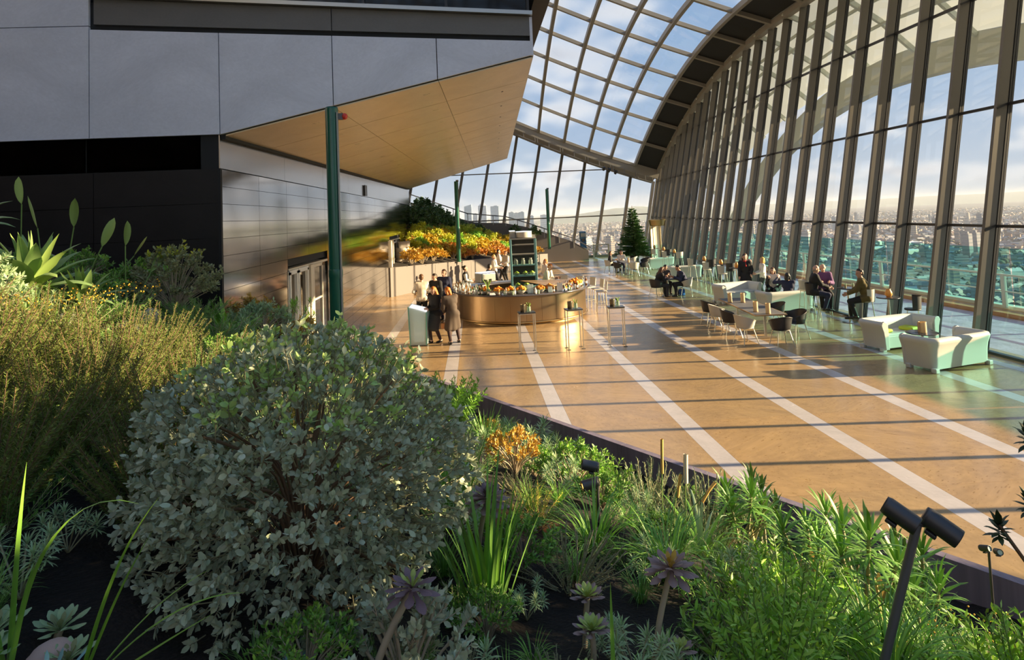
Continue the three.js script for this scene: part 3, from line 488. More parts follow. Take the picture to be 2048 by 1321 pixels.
function tubChair(shell, cushion) {
  const p = new THREE.Group(); p.name = 'tub_chair';
  part('shell', tubShell(), shell, p); part('seat', [lathe([[0, .425], [.2, .425], [.235, .44], [.2, .455], [0, .455]], 24)], shell, p);
  for (const sx of [-1, 1]) for (const sz of [-1, 1]) part('leg', rod([sx * .15, .44, sz * .14], [sx * .235, 0, sz * .24], .012), MF.legs, p);
  part('under_frame', [bar([-.16, .42, -.15], [.16, .42, .15], .02), bar([.16, .42, -.15], [-.16, .42, .15], .02)], MF.legs, p);
  if (cushion) part('cushion', lathe([[0, .455], [.19, .455], [.215, .475], [.2, .5], [0, .51]], 24), cushion, p);
  return p;
}
const chairs = { dark: tubChair(MF.shellDark), pale: tubChair(MF.shellPale), darkYellow: tubChair(MF.shellDark, MF.yellow), darkOrange: tubChair(MF.shellDark, MF.orange) };
const putChair = (k, x, z, turn, label, group) => { const g = copyOf(chairs[k], [x, 0, z], turn, label, group); g.userData.category = 'chair'; return g; };
{
  const g = thing('long_table', 'long dark dining table with a pale timber edge and four lanterns on it', 'table', [8.2, 0, -18.55], -.095);
  part('top', rbox(.86, .03, 3.4, .01, 0, .73, 0), MF.grey2, g); part('edge', [box(.88, .035, .03, 0, .727, 1.7), box(.88, .035, .03, 0, .727, -1.7), box(.03, .035, 3.4, .43, .727, 0), box(.03, .035, 3.4, -.43, .727, 0)], MF.timber, g);
  for (const sz of [-1.2, 1.2]) part('trestle', [box(.06, .7, .06, 0, .36, sz), box(.6, .05, .08, 0, .03, sz), box(.6, .05, .06, 0, .69, sz)], MF.legs, g);
  const lan = new THREE.Group(); lan.name = 'table_lantern'; part('shade', lathe([[.052, 0], [.058, .01], [.058, .26], [.05, .26], [.05, .02]], 20), MF.lantern, lan); part('base', cyl(.062, .062, .02, 0, .01, 0, 20), MF.timber, lan); part('candle', cyl(.03, .03, .12, 0, .07, 0, 12), MF.paper, lan);
  [[7.93, -19.35, 'farthest on the left side of'], [8.28, -19.2, 'far right one on'], [7.86, -17.4, 'nearer left one on'], [8.02, -16.98, 'nearest to the end of']].forEach(([x, z, w]) => { const l = copyOf(lan, [x, .747, z], 0, 'tall cream cylinder lantern, ' + w + ' the long dark table', 'lanterns on the long table', 1.12); l.userData.category = 'lantern'; });
  const L = 'chairs at the long table';
  putChair('darkYellow', 7.42, -19.75, PI / 2 + .1, 'black tub chair with a yellow seat at the far left corner of the long table', L);
  putChair('pale', 7.33, -18.85, PI / 2, 'pale grey tub chair on the left of the long table, next to the yellow-seated one', L);
  putChair('dark', 7.28, -17.8, PI / 2 - .1, 'black tub chair between the two pale ones on the left of the long table', L);
  putChair('pale', 7.28, -16.85, PI / 2 + .25, 'pale grey tub chair at the near left corner of the long table', L);
  putChair('darkOrange', 8.02, -16.3, PI, 'black tub chair with an orange-red seat at the near end of the long table', L);
  putChair('dark', 8.86, -17.1, -PI / 2 + .2, 'black tub chair at the near right corner of the long table', L);
  putChair('dark', 9.02, -18.6, -PI / 2, 'black tub chair midway along the right side of the long table', L);
}
// ------------------------------------------------------------------ pale moulded sofas
const sofaGeo = (() => {
  const prof = [[-.02, .07], [-.01, .20], [.0, .36], [.02, .50], [.055, .60], [.075, .665], [.05, .72], [-.01, .74], [-.07, .72], [-.10, .66], [-.105, .56], [-.11, .40]];
  const path = []; const hw = .86, hd = .33, R = .12;
  path.push([-hw, hd + .05]); for (let i = 0; i <= 4; i++) path.push([-hw, lerp(hd - .05, -hd + R, i / 4)]);
  for (let i = 1; i <= 6; i++) { const a = i / 6 * PI / 2; path.push([-hw + R - cos(a) * R, -hd + R - sin(a) * R]); }
  for (let i = 1; i < 8; i++) path.push([lerp(-hw + R, hw - R, i / 8), -hd]);
  for (let i = 0; i < 6; i++) { const a = i / 6 * PI / 2; path.push([hw - R + sin(a) * R, -hd + R - cos(a) * R]); }
  for (let i = 0; i <= 4; i++) path.push([hw, lerp(-hd + R, hd - .05, i / 4)]); path.push([hw, hd + .05]);
  const P = [], I = [], n = path.length, m = prof.length;
  path.forEach(([x, z], i) => { const a = path[max(0, i - 1)], b = path[min(n - 1, i + 1)], tx = b[0] - a[0], tz = b[1] - a[1], l = hypot(tx, tz), nx = tz / l, nz = -tx / l; for (const [o, y] of prof) { const q = o < -.05 && y < .6 ? o - .03 : o; P.push(x + nx * q, y, z + nz * q); } });
  for (let i = 0; i + 1 < n; i++) for (let j = 0; j + 1 < m; j++) { const k = i * m + j, l = k + m; I.push(k, k + 1, l, l, k + 1, l + 1); }
  const g = new THREE.BufferGeometry(); g.setAttribute('position', new THREE.Float32BufferAttribute(P, 3)); g.setIndex(I); g.computeVertexNormals();
  const cap = s => { const sh = new THREE.Shape(prof.map(([o, y]) => new THREE.Vector2(o, y))); sh.lineTo(-.11, .07); const e = new THREE.ExtrudeGeometry(sh, { depth: .04, bevelEnabled: true, bevelSize: .012, bevelThickness: .012, bevelSegments: 2 }); if (s > 0) return e.translate(hw, 0, hd + .035); return e.rotateY(PI).translate(-hw, 0, hd + .085); };
  return { shell: merge([g, cap(1), cap(-1)]), seat: rbox(1.52, .14, .60, .05, 0, .36, .04), apron: rbox(1.6, .30, .05, .02, 0, .22, .335) };
})();
{
  const p = new THREE.Group(); p.name = 'moulded_sofa';
  part('shell', sofaGeo.shell, MF.poly, p); part('seat', sofaGeo.seat, MF.polyIn, p); part('apron', sofaGeo.apron, MF.poly, p); part('inner_back', [plate([[-.75, .36, -.2], [.75, .36, -.2], [.75, .66, -.24], [-.75, .66, -.24]], .03)], MF.polyIn, p);
  for (const sx of [-1, 1]) for (const sz of [-1, 1]) part('foot', rbox(.12, .1, .12, .02, sx * .82, .05, sz * .3), MF.poly, p);
  const put = (x, z, t, l) => { const g = copyOf(p, [x, 0, z], t, l, null); g.userData.category = 'sofa'; return g; };
  put(10.44, -13.5, PI + .27, 'pale moulded sofa nearest the viewer, seen from behind, by the glass wall');
  const s2 = put(10.72, -15.55, .22, 'pale moulded sofa with two lime cushions facing the nearest one across a round table');
  const cu = (x, y, z, t, l) => { const g = thing('seat_cushion', l, 'cushion', [x, y, z], t); part('cover', rbox(.36, .09, .36, .045, 0, .045, 0), MF.lime, g); part('piping', at(new THREE.TorusGeometry(.17, .008, 5, 20), 0, .045, 0, PI / 2), MF.lime, g); };
  cu(10.15, .43, -15.32, .3, 'lime green cushion at the left arm of the sofa facing the nearest one'); cu(10.95, .43, -15.45, .5, 'lime green cushion in the middle of the sofa facing the nearest one');
  put(10.85, -21.55, PI + .1, 'pale moulded sofa seen from behind, with the person in navy sitting on it');
  put(10.2, -24.25, .25, 'pale moulded sofa beside the standing couple, its rolled arm toward the viewer');
  put(11.1, -33.0, PI - .05, 'pale moulded sofa behind the three people at the small table, seen from behind');
  put(11.7, -39.4, PI + .1, 'farthest pale moulded sofa, by the fir tree, seen from behind');
  const g = thing('coffee_table', 'round glass-topped coffee table between the two nearest sofas', 'table', [10.42, 0, -14.25]);
  part('top', lathe([[0, .585], [.34, .585], [.35, .595], [.34, .605], [0, .605]], 36), MF.blackTop, g); part('stem', cyl(.03, .03, .58, 0, .29, 0, 14), M.steel, g); part('base', lathe([[0, 0], [.2, 0], [.2, .015], [.03, .04], [0, .04]], 28), M.steel, g);
  const v = thing('table_lantern', 'cream cylinder lantern on the round coffee table between the nearest sofas', 'lantern', [10.42, .605, -14.22]); part('shade', lathe([[.075, 0], [.082, .01], [.082, .25], [.074, .25], [.074, .02]], 24), MF.lantern, v); part('sleeve', plate([[-.09, .0, .03], [-.09, .24, .03], [-.09, .24, -.05], [-.09, 0, -.05]], .015), MF.timber, v); part('candle', cyl(.04, .04, .12, 0, .07, 0, 12), MF.paper, v);
}
// ------------------------------------------------------------------ high stools and tables along the glass wall
{
  const hs = (seat) => { const p = new THREE.Group(); p.name = 'high_stool'; part('backrest', [at(new THREE.CylinderGeometry(.22, .20, .34, 18, 1, true, PI * .5, PI), 0, 1.0, 0)], new THREE.MeshPhysicalMaterial({ color: seat.color, roughness: .5, side: THREE.DoubleSide }), p); part('seat', lathe([[0, .79], [.19, .79], [.2, .81], [.19, .83], [0, .83]], 20), seat, p); for (const sx of [-1, 1]) for (const sz of [-1, 1]) part('leg', rod([sx * .12, .8, sz * .12], [sx * .19, 0, sz * .19], .012), MF.legs, p); part('foot_rest', [bar([-.17, .27, .17], [.17, .27, .17], .018), bar([-.17, .27, -.17], [.17, .27, -.17], .018)], MF.legs, p); return p; };
  const pale = hs(MF.shellPale), dark = hs(MF.shellDark);
  const tb = new THREE.Group(); tb.name = 'bar_table'; part('top', lathe([[0, 1.04], [.29, 1.04], [.3, 1.055], [.29, 1.07], [0, 1.07]], 28), MF.blackTop, tb); part('stem', cyl(.028, .028, 1.04, 0, .52, 0, 12), M.steel, tb); part('base', lathe([[0, 0], [.22, 0], [.22, .014], [.03, .035], [0, .035]], 24), M.steel, tb);
  const am = new THREE.Group(); am.name = 'amber_lantern'; part('glass', lathe([[0, 0], [.05, 0], [.085, .06], [.08, .12], [.05, .18], [.045, .2]], 16), MF.amber, am); part('rim', at(new THREE.TorusGeometry(.048, .008, 6, 16), 0, .2, 0, PI / 2), MF.brass, am);
  const T = (x, z, w, lantern = true) => { const g = copyOf(tb, [x, 0, z], 0, 'tall round bar table by the glass wall, ' + w, 'bar tables by the glass wall'); g.userData.category = 'table'; if (lantern) { const a = copyOf(am, [x + .02, 1.07, z], 0, 'amber lantern on the tall round bar table ' + w, 'amber lanterns by the glass wall', 1.1); a.userData.category = 'lantern'; } };
  const S = (k, x, z, t, w) => { const g = copyOf(k ? dark : pale, [x, 0, z], t, (k ? 'black' : 'pale') + ' high stool ' + w, 'high stools by the glass wall'); g.userData.category = 'stool'; };
  T(11.6, -31.3, 'behind the sofa of the three people'); S(0, 11.1, -31.7, PI / 2, 'left of the bar table behind the small-table sofa'); S(1, 11.75, -30.7, PI, 'right of the bar table behind the small-table sofa');
  T(11.5, -28.9, 'second to the left of the standing couple'); S(0, 11.0, -29.3, PI / 2, 'left of the bar table second from the standing couple'); S(1, 11.7, -28.25, PI, 'right of the bar table second from the standing couple');
  T(11.4, -26.9, 'next to the standing couple'); S(0, 10.9, -27.2, PI / 2, 'left of the bar table next to the standing couple'); S(1, 11.65, -26.45, -PI / 2 - .3, 'right of the bar table next to the standing couple');
  T(12.4, -40.7, 'second nearest to the revolving door'); S(0, 11.95, -41.2, PI / 2, 'left of the second bar table from the revolving door'); S(1, 12.5, -40.0, PI, 'right of the second bar table from the revolving door');
  T(12.2, -37.9, 'behind the farthest sofa'); S(0, 11.75, -38.2, PI / 2, 'left of the bar table behind the farthest sofa'); S(0, 12.3, -37.2, PI, 'pale one right of the bar table behind the farthest sofa'.replace('pale one ', ''));
  T(12.5, -43.2, 'nearest to the revolving door');
  T(11.55, -18.95, 'where the three men sit', false); S(1, 10.85, -19.75, PI / 2 - .35, 'under the bald man in the dark suit'); S(0, 11.45, -17.85, -PI / 2 - .55, 'behind the man in the olive jacket'); S(1, 11.42, -20.1, -.35, 'under the man facing the viewer at the bar table'); S(0, 11.15, -20.72, PI / 2, 'between the navy-clad sitter and the man in the dark suit');
  T(11.35, -16.75, 'right of the three men'); S(1, 11.6, -16.15, -PI * .7, 'beside the empty bar table right of the three men');
  const gl = (x, z, i, w) => { const g = thing('drinking_glass', 'amber drink in a glass on the three men\'s bar table, ' + w, 'glass', [x, 1.07, z]); part('glass', lathe([[0, 0], [.03, 0], [.038, .14], [.035, .14], [.027, .01], [0, .01]], 14), MF.jar, g); part('drink', cyl(.028, .032, .09, 0, .055, 0, 12), MF.amber, g); }; gl(11.42, -18.85, 0, 'left one'); gl(11.6, -18.75, 1, 'middle one'); gl(11.72, -18.95, 2, 'right one');
}
// small tables with seated groups
{
  const tb = new THREE.Group(); tb.name = 'cafe_table'; part('top', rbox(.8, .03, .8, .01, 0, .73, 0), MF.grey2, tb); part('stem', cyl(.035, .035, .72, 0, .36, 0, 12), M.steel, tb); part('base', lathe([[0, 0], [.26, 0], [.26, .015], [.04, .04], [0, .04]], 24), M.steel, tb);
  const t2 = copyOf(tb, [8.3, 0, -26.9], .2, 'small dark cafe table with three people bent over it'); t2.userData.category = 'table';
  putChair('darkYellow', 7.68, -26.55, PI / 2 + .45, 'black tub chair with a yellow seat under the woman at the small cafe table'); putChair('pale', 8.98, -26.5, -PI / 2 - .35, 'pale tub chair under the man in navy at the small cafe table'); putChair('dark', 8.35, -27.75, 0, 'black tub chair at the far side of the small cafe table');
  const bag = thing('shopping_bag', 'bright blue bag on the floor under the man at the small cafe table', 'bag', [8.85, 0, -26.75], .3); part('body', rbox(.26, .28, .18, .05, 0, .14, 0), MF.bag, bag); part('handle', at(new THREE.TorusGeometry(.08, .012, 6, 16, PI), 0, .27, 0), MF.bag, bag);
  const t1 = copyOf(tb, [9.0, 0, -36.6], 0, 'dark cafe table where two women sit, beyond the bar'); t1.userData.category = 'table'; const t1b = copyOf(tb, [9.05, 0, -37.5], 0, 'second dark cafe table pushed against the one of the two women'); t1b.userData.category = 'table';
  const L = 'chairs at the two women\'s table';
  putChair('pale', 8.2, -38.3, PI / 2 + .5, 'pale tub chair holding the left of the two women', L); putChair('dark', 8.35, -36.6, PI / 2 + .2, 'black tub chair on the left of the two women\'s table', L); putChair('pale', 9.1, -35.7, PI, 'pale tub chair at the near end of the two women\'s table', L); putChair('dark', 9.85, -36.4, -PI / 2, 'black tub chair on the right of the two women\'s table', L); putChair('dark', 9.05, -38.6, 0, 'black tub chair holding the right of the two women', L); putChair('pale', 10.2, -40.2, -2.2, 'pale tub chair beside the fir tree', L); putChair('dark', 10.6, -38.8, -1.2, 'black tub chair in front of the fir tree', L);
  const l = thing('table_lantern', 'cream lantern on the near end of the two women\'s table', 'lantern', [8.95, .745, -36.35]); part('shade', lathe([[.055, 0], [.06, .01], [.06, .27], [.052, .27], [.052, .02]], 18), MF.lantern, l); part('candle', cyl(.03, .03, .1, 0, .06, 0, 10), MF.paper, l);
}
// ------------------------------------------------------------------ far end: blue dispenser, revolving door, barrier, retaining wall, stair
{
  const g = thing('information_post', 'tall blue post with a round silver face, at the far end of the floor', 'post', [8.88, 0, -51.1], 0); part('body', rbox(.52, 1.62, .36, .1, 0, .81, 0), MF.blue, g); part('head', [rbox(.56, .68, .34, .1, -.02, 1.92, 0)], MF.blueTop, g); part('slot', [at(new THREE.CylinderGeometry(.14, .14, .04, 20), 0, 1.52, .17, PI / 2)], MF.dark, g); part('plate', rbox(.4, .3, .02, .01, 0, 1.95, .18), M.steel, g);
  const d = thing('revolving_door', 'cylindrical revolving door with a brass head at the far corner of the glass wall', 'door', [13.55, 0, -45]);
  part('head_drum', lathe([[0, 2.6], [.72, 2.6], [.74, 2.64], [.80, 2.95], [.84, 3.0], [.84, 3.06], [0, 3.06]], 40), MF.brass, d); part('curved_wall', new THREE.CylinderGeometry(.72, .72, 2.6, 16, 1, true, -.2, 1.3).translate(0, 1.3, 0), new THREE.MeshPhysicalMaterial({ color: C(.74, .70, .66), roughness: .5, side: THREE.DoubleSide }), d); part('curved_wall', new THREE.CylinderGeometry(.72, .72, 2.6, 16, 1, true, 2.9, 1.2).translate(0, 1.3, 0), new THREE.MeshPhysicalMaterial({ color: C(.74, .70, .66), roughness: .5, side: THREE.DoubleSide }), d);
  for (let i = 0; i < 3; i++) part('door_wing', [box(.68, 2.5, .03, .34, 1.3, 0)].map(b => b.rotateY(i * 2.09 + .5)), M.pane, d); for (const a of [-2.6, -2.0, -.4]) part('post', cyl(.035, .035, 2.6, sin(a) * .72, 1.3, cos(a) * .72, 10), MF.brass, d); part('spindle', cyl(.03, .03, 2.6, 0, 1.3, 0, 10), MF.brass, d);
  const b = thing('barrier_gate', 'pale framed barrier gate standing before the end glass wall', 'barrier', [10.3, 0, -50.9]); for (const s of [-1, 1]) part('post', box(.11, 1.15, .11, s * .62, .575, 0), MF.legs, b); part('rail', [box(1.2, .07, .05, 0, 1.1, 0), box(1.2, .06, .05, 0, .62, 0)], MF.legs, b); part('brace', bar([-.62, .6, 0], [-1.6, .95, 0], .06), MF.legs, b);
  const tub = thing('planter_tub', 'dark round planter tub at the far end of the grey retaining wall', 'planter', [7.9, 0, -51]); part('tub', lathe([[0, 0], [.42, 0], [.52, .42], [.5, .45], [.46, .42], [0, .4]], 28), MF.dark, tub); part('soil', cyl(.44, .44, .04, 0, .4, 0, 20), M.soil, tub);
}
const PW = [[-4.25, -31.4, 1.42], [-2.26, -34.94, 1.28], [-.3, -38.7, 1.12], [2.0, -43.1, .95], [4.27, -47.33, .75], [7.35, -51.42, .5]];
{
  const g = struct('planter_wall');
  for (let i = 0; i + 1 < PW.length; i++) { const [x, z, h] = PW[i], [x2, z2, h2] = PW[i + 1]; part('wall_panel', plate([V(x, 0, z), V(x2 - .01, 0, z2), V(x2 - .01, h2, z2), V(x, h, z)], .18), MF.slab, g); part('coping', plate([V(x, h + .03, z), V(x2, h2 + .03, z2), V(x2 - .25, h2 + .03, z2 - .15), V(x - .25, h + .03, z - .15)], .05), MF.slab, g); }
}
{ // stair parapet with its handrail along the end wall
  const g = struct('stair'), Z = -49.2, P = [[-4.9, 5.27], [-1.86, 4.06], [.05, 3.47], [2.38, 3.33], [4.12, 2.94], [7.79, 1.61], [8.94, .86]], R = [[-4.96, 5.8], [-.51, 4.1], [2.47, 3.74], [4.32, 3.11], [7.8, 1.79], [9.14, .99]];
  for (let i = 0; i + 1 < P.length; i++) part('parapet', plate([V(P[i][0], 0, Z), V(P[i + 1][0], 0, Z), V(P[i + 1][0], P[i + 1][1] - .1, Z), V(P[i][0], P[i][1] - .1, Z)], .2), MF.slab, g);
  part('handrail', R.slice(1).map((p, i) => bar(V(R[i][0], R[i][1], Z), V(p[0], p[1], Z), .08)), MF.grey2, g);
  for (let i = 0; i + 1 < R.length; i++) { const n = max(1, Math.round((R[i + 1][0] - R[i][0]) / 1.15)); for (let k = 0; k < n; k++) { const x = lerp(R[i][0], R[i + 1][0], k / n), y = lerp(R[i][1], R[i + 1][1], k / n); part('baluster', box(.06, .75, .05, x, y - .37, Z), MF.grey, g); } }
}
// lighting rail under the eaves beam with a few spotlights
{
  const g = thing('lighting_rail', 'ladder-like lighting rail slung under the sloping eaves beam of the end wall', 'rail', [0, 0, -49.3]);
  const e = x => V(x, roofY(x, -49.9) - .95, 0); const xs = [3.2, 5.2, 7.2, 9.2, 11.2, 13.2, 14.6];
  for (let i = 0; i + 1 < xs.length; i++) { const a = e(xs[i] + .1), b = e(xs[i + 1] - .1); part('rail', bar(a, b, .06), MF.grey2, g); for (const t of [0, .5, 1]) part('hanger', bar(a.clone().lerp(b, t), a.clone().lerp(b, t).add(V(0, .42, -.1)), .04), MF.grey2, g); }
  [10.5, 10.9, 11.4].forEach((x, i) => { const p = e(x), s = thing('spotlight', 'dark spotlight on the eaves lighting rail, ' + ['leftmost', 'middle', 'rightmost'][i] + ' of the cluster of three', 'lamp', [p.x, p.y, -49.3], .4 * i); part('can', cyl(.1, .12, .3, 0, -.12, .1, 12, .7), MF.dark, s); part('yoke', box(.05, .25, .05, 0, .03, 0), MF.dark, s); });
}
// ------------------------------------------------------------------ people: each body is one surface round a posed skeleton
function skin(bones, cell, k = .03) { // bones: [ax,ay,az,ra, bx,by,bz,rb]; smooth union, polygonised with surface nets
  const lo = [1e9, 1e9, 1e9], hi = [-1e9, -1e9, -1e9];
  for (const b of bones) for (let e = 0; e < 2; e++) for (let c = 0; c < 3; c++) { lo[c] = min(lo[c], b[e * 4 + c] - b[e * 4 + 3]); hi[c] = max(hi[c], b[e * 4 + c] + b[e * 4 + 3]); }
  for (let c = 0; c < 3; c++) { lo[c] -= cell * 2.5 + k; hi[c] += cell * 2.5 + k; }
  const n = lo.map((l, c) => Math.ceil((hi[c] - l) / cell) + 1), [nx, ny, nz] = n, F = new Float32Array(nx * ny * nz).fill(1);
  for (const b of bones) {
    const [ax, ay, az, ra, bx, by, bz, rb] = b, dx = bx - ax, dy = by - ay, dz = bz - az, L = dx * dx + dy * dy + dz * dz + 1e-9, pad = max(ra, rb) + k * 1.5 + cell * 2;
    const i0 = max(0, fl((min(ax, bx) - pad - lo[0]) / cell)), i1 = min(nx - 1, Math.ceil((max(ax, bx) + pad - lo[0]) / cell)), j0 = max(0, fl((min(ay, by) - pad - lo[1]) / cell)), j1 = min(ny - 1, Math.ceil((max(ay, by) + pad - lo[1]) / cell)), k0 = max(0, fl((min(az, bz) - pad - lo[2]) / cell)), k1 = min(nz - 1, Math.ceil((max(az, bz) + pad - lo[2]) / cell));
    for (let q = k0; q <= k1; q++) for (let j = j0; j <= j1; j++) for (let i = i0; i <= i1; i++) {
      const x = lo[0] + i * cell, y = lo[1] + j * cell, z = lo[2] + q * cell, t = clamp(((x - ax) * dx + (y - ay) * dy + (z - az) * dz) / L), d = hypot(x - ax - dx * t, y - ay - dy * t, z - az - dz * t) - lerp(ra, rb, t), o = (q * ny + j) * nx + i, f = F[o], h = max(k - abs(f - d), 0) / k;
      F[o] = min(f, d) - h * h * k * .25;
    }
  }
  const P = [], N = [], I = [], id = new Int32Array(nx * ny * nz).fill(-1), at3 = (i, j, q) => F[(q * ny + j) * nx + i];
  for (let q = 0; q < nz - 1; q++) for (let j = 0; j < ny - 1; j++) for (let i = 0; i < nx - 1; i++) {
    let m = 0; for (let c = 0; c < 8; c++) if (at3(i + (c & 1), j + (c >> 1 & 1), q + (c >> 2)) < 0) m |= 1 << c; if (m === 0 || m === 255) continue;
    let x = 0, y = 0, z = 0, w = 0;
    for (let c = 0; c < 8; c++) for (let e = 0; e < 3; e++) { if (c >> e & 1) continue; const d = c | 1 << e, s = m >> c & 1, t = m >> d & 1; if (s === t) continue; const a = at3(i + (c & 1), j + (c >> 1 & 1), q + (c >> 2)), b = at3(i + (d & 1), j + (d >> 1 & 1), q + (d >> 2)), u = a / (a - b); x += (c & 1) + (e === 0 ? u : 0); y += (c >> 1 & 1) + (e === 1 ? u : 0); z += (c >> 2) + (e === 2 ? u : 0); w++; }
    id[(q * ny + j) * nx + i] = P.length / 3; P.push(lo[0] + (i + x / w) * cell, lo[1] + (j + y / w) * cell, lo[2] + (q + z / w) * cell);
    const gx = at3(i + 1, j, q) - at3(i, j, q) + at3(i + 1, j + 1, q + 1) - at3(i, j + 1, q + 1), gy = at3(i, j + 1, q) - at3(i, j, q) + at3(i + 1, j + 1, q + 1) - at3(i + 1, j, q + 1), gz = at3(i, j, q + 1) - at3(i, j, q) + at3(i + 1, j + 1, q + 1) - at3(i + 1, j + 1, q), l = hypot(gx, gy, gz) || 1; N.push(gx / l, gy / l, gz / l);
  }
  const v = (i, j, q) => id[(q * ny + j) * nx + i];
  for (let q = 1; q < nz - 1; q++) for (let j = 1; j < ny - 1; j++) for (let i = 1; i < nx - 1; i++) {
    const s = at3(i, j, q) < 0, quad = (a, b, c, d, f) => { if (a < 0 || b < 0 || c < 0 || d < 0) return; f ? I.push(a, b, c, a, c, d) : I.push(a, c, b, a, d, c); };
    if (s !== at3(i + 1, j, q) < 0) quad(v(i, j - 1, q - 1), v(i, j, q - 1), v(i, j, q), v(i, j - 1, q), s);
    if (s !== at3(i, j + 1, q) < 0) quad(v(i - 1, j, q - 1), v(i - 1, j, q), v(i, j, q), v(i, j, q - 1), s);
    if (s !== at3(i, j, q + 1) < 0) quad(v(i - 1, j - 1, q), v(i, j - 1, q), v(i, j, q), v(i - 1, j, q), s);
  }
  const g = new THREE.BufferGeometry(); g.setAttribute('position', new THREE.Float32BufferAttribute(P, 3)); g.setAttribute('normal', new THREE.Float32BufferAttribute(N, 3)); g.setIndex(I); return g;
}
const handGeo = (() => { // right hand, wrist at the origin, fingers along -y, palm facing -z, thumb on the +x side
  const b = [[0, 0, 0, .026, 0, -.03, 0, .03], [-.022, -.045, 0, .016, -.026, -.085, 0, .013], [.022, -.045, 0, .017, .024, -.085, 0, .013], [0, -.04, 0, .018, 0, -.085, 0, .014]];
  [[.030, .068], [.010, .078], [-.010, .072], [-.029, .056]].forEach(([x, l], i) => { const y0 = -.088; b.push([x, y0, 0, .0095, x * 1.08, y0 - l * .45, -.012, .009], [x * 1.08, y0 - l * .45, -.012, .009, x * 1.1, y0 - l * .75, -.034, .0085], [x * 1.1, y0 - l * .75, -.034, .0085, x * 1.1, y0 - l * .85, -.056, .0075]); });
  b.push([.024, -.03, -.004, .014, .052, -.062, -.02, .0115], [.052, -.062, -.02, .0115, .056, -.098, -.034, .009]);
  return skin(b, .0065, .008);
})();
const SKINS = [std([.62, .36, .25], .55), std([.55, .30, .20], .55), std([.66, .40, .29], .55)];
const cloth = (r, g, b, rough = .85) => std([r, g, b], rough);
const W = { white: cloth(.72, .68, .62), cream: cloth(.58, .50, .40), black: cloth(.018, .017, .019), navy: cloth(.025, .03, .07), charcoal: cloth(.045, .042, .045), brown: cloth(.085, .06, .045), olive: cloth(.13, .095, .03), purple: cloth(.16, .07, .18), blush: cloth(.36, .22, .19), red: cloth(.5, .03, .03), tights: cloth(.05, .025, .025), bluegrey: cloth(.12, .15, .24), shoe: std([.015, .013, .012], .35), lilac: cloth(.45, .34, .44) };
const HAIR = { dark: std([.03, .018, .012], .5), black: std([.012, .01, .01], .45), red: std([.55, .17, .03], .5), brown: std([.12, .055, .025], .5), blond: std([.62, .40, .10], .55), grey: std([.30, .26, .23], .6) };

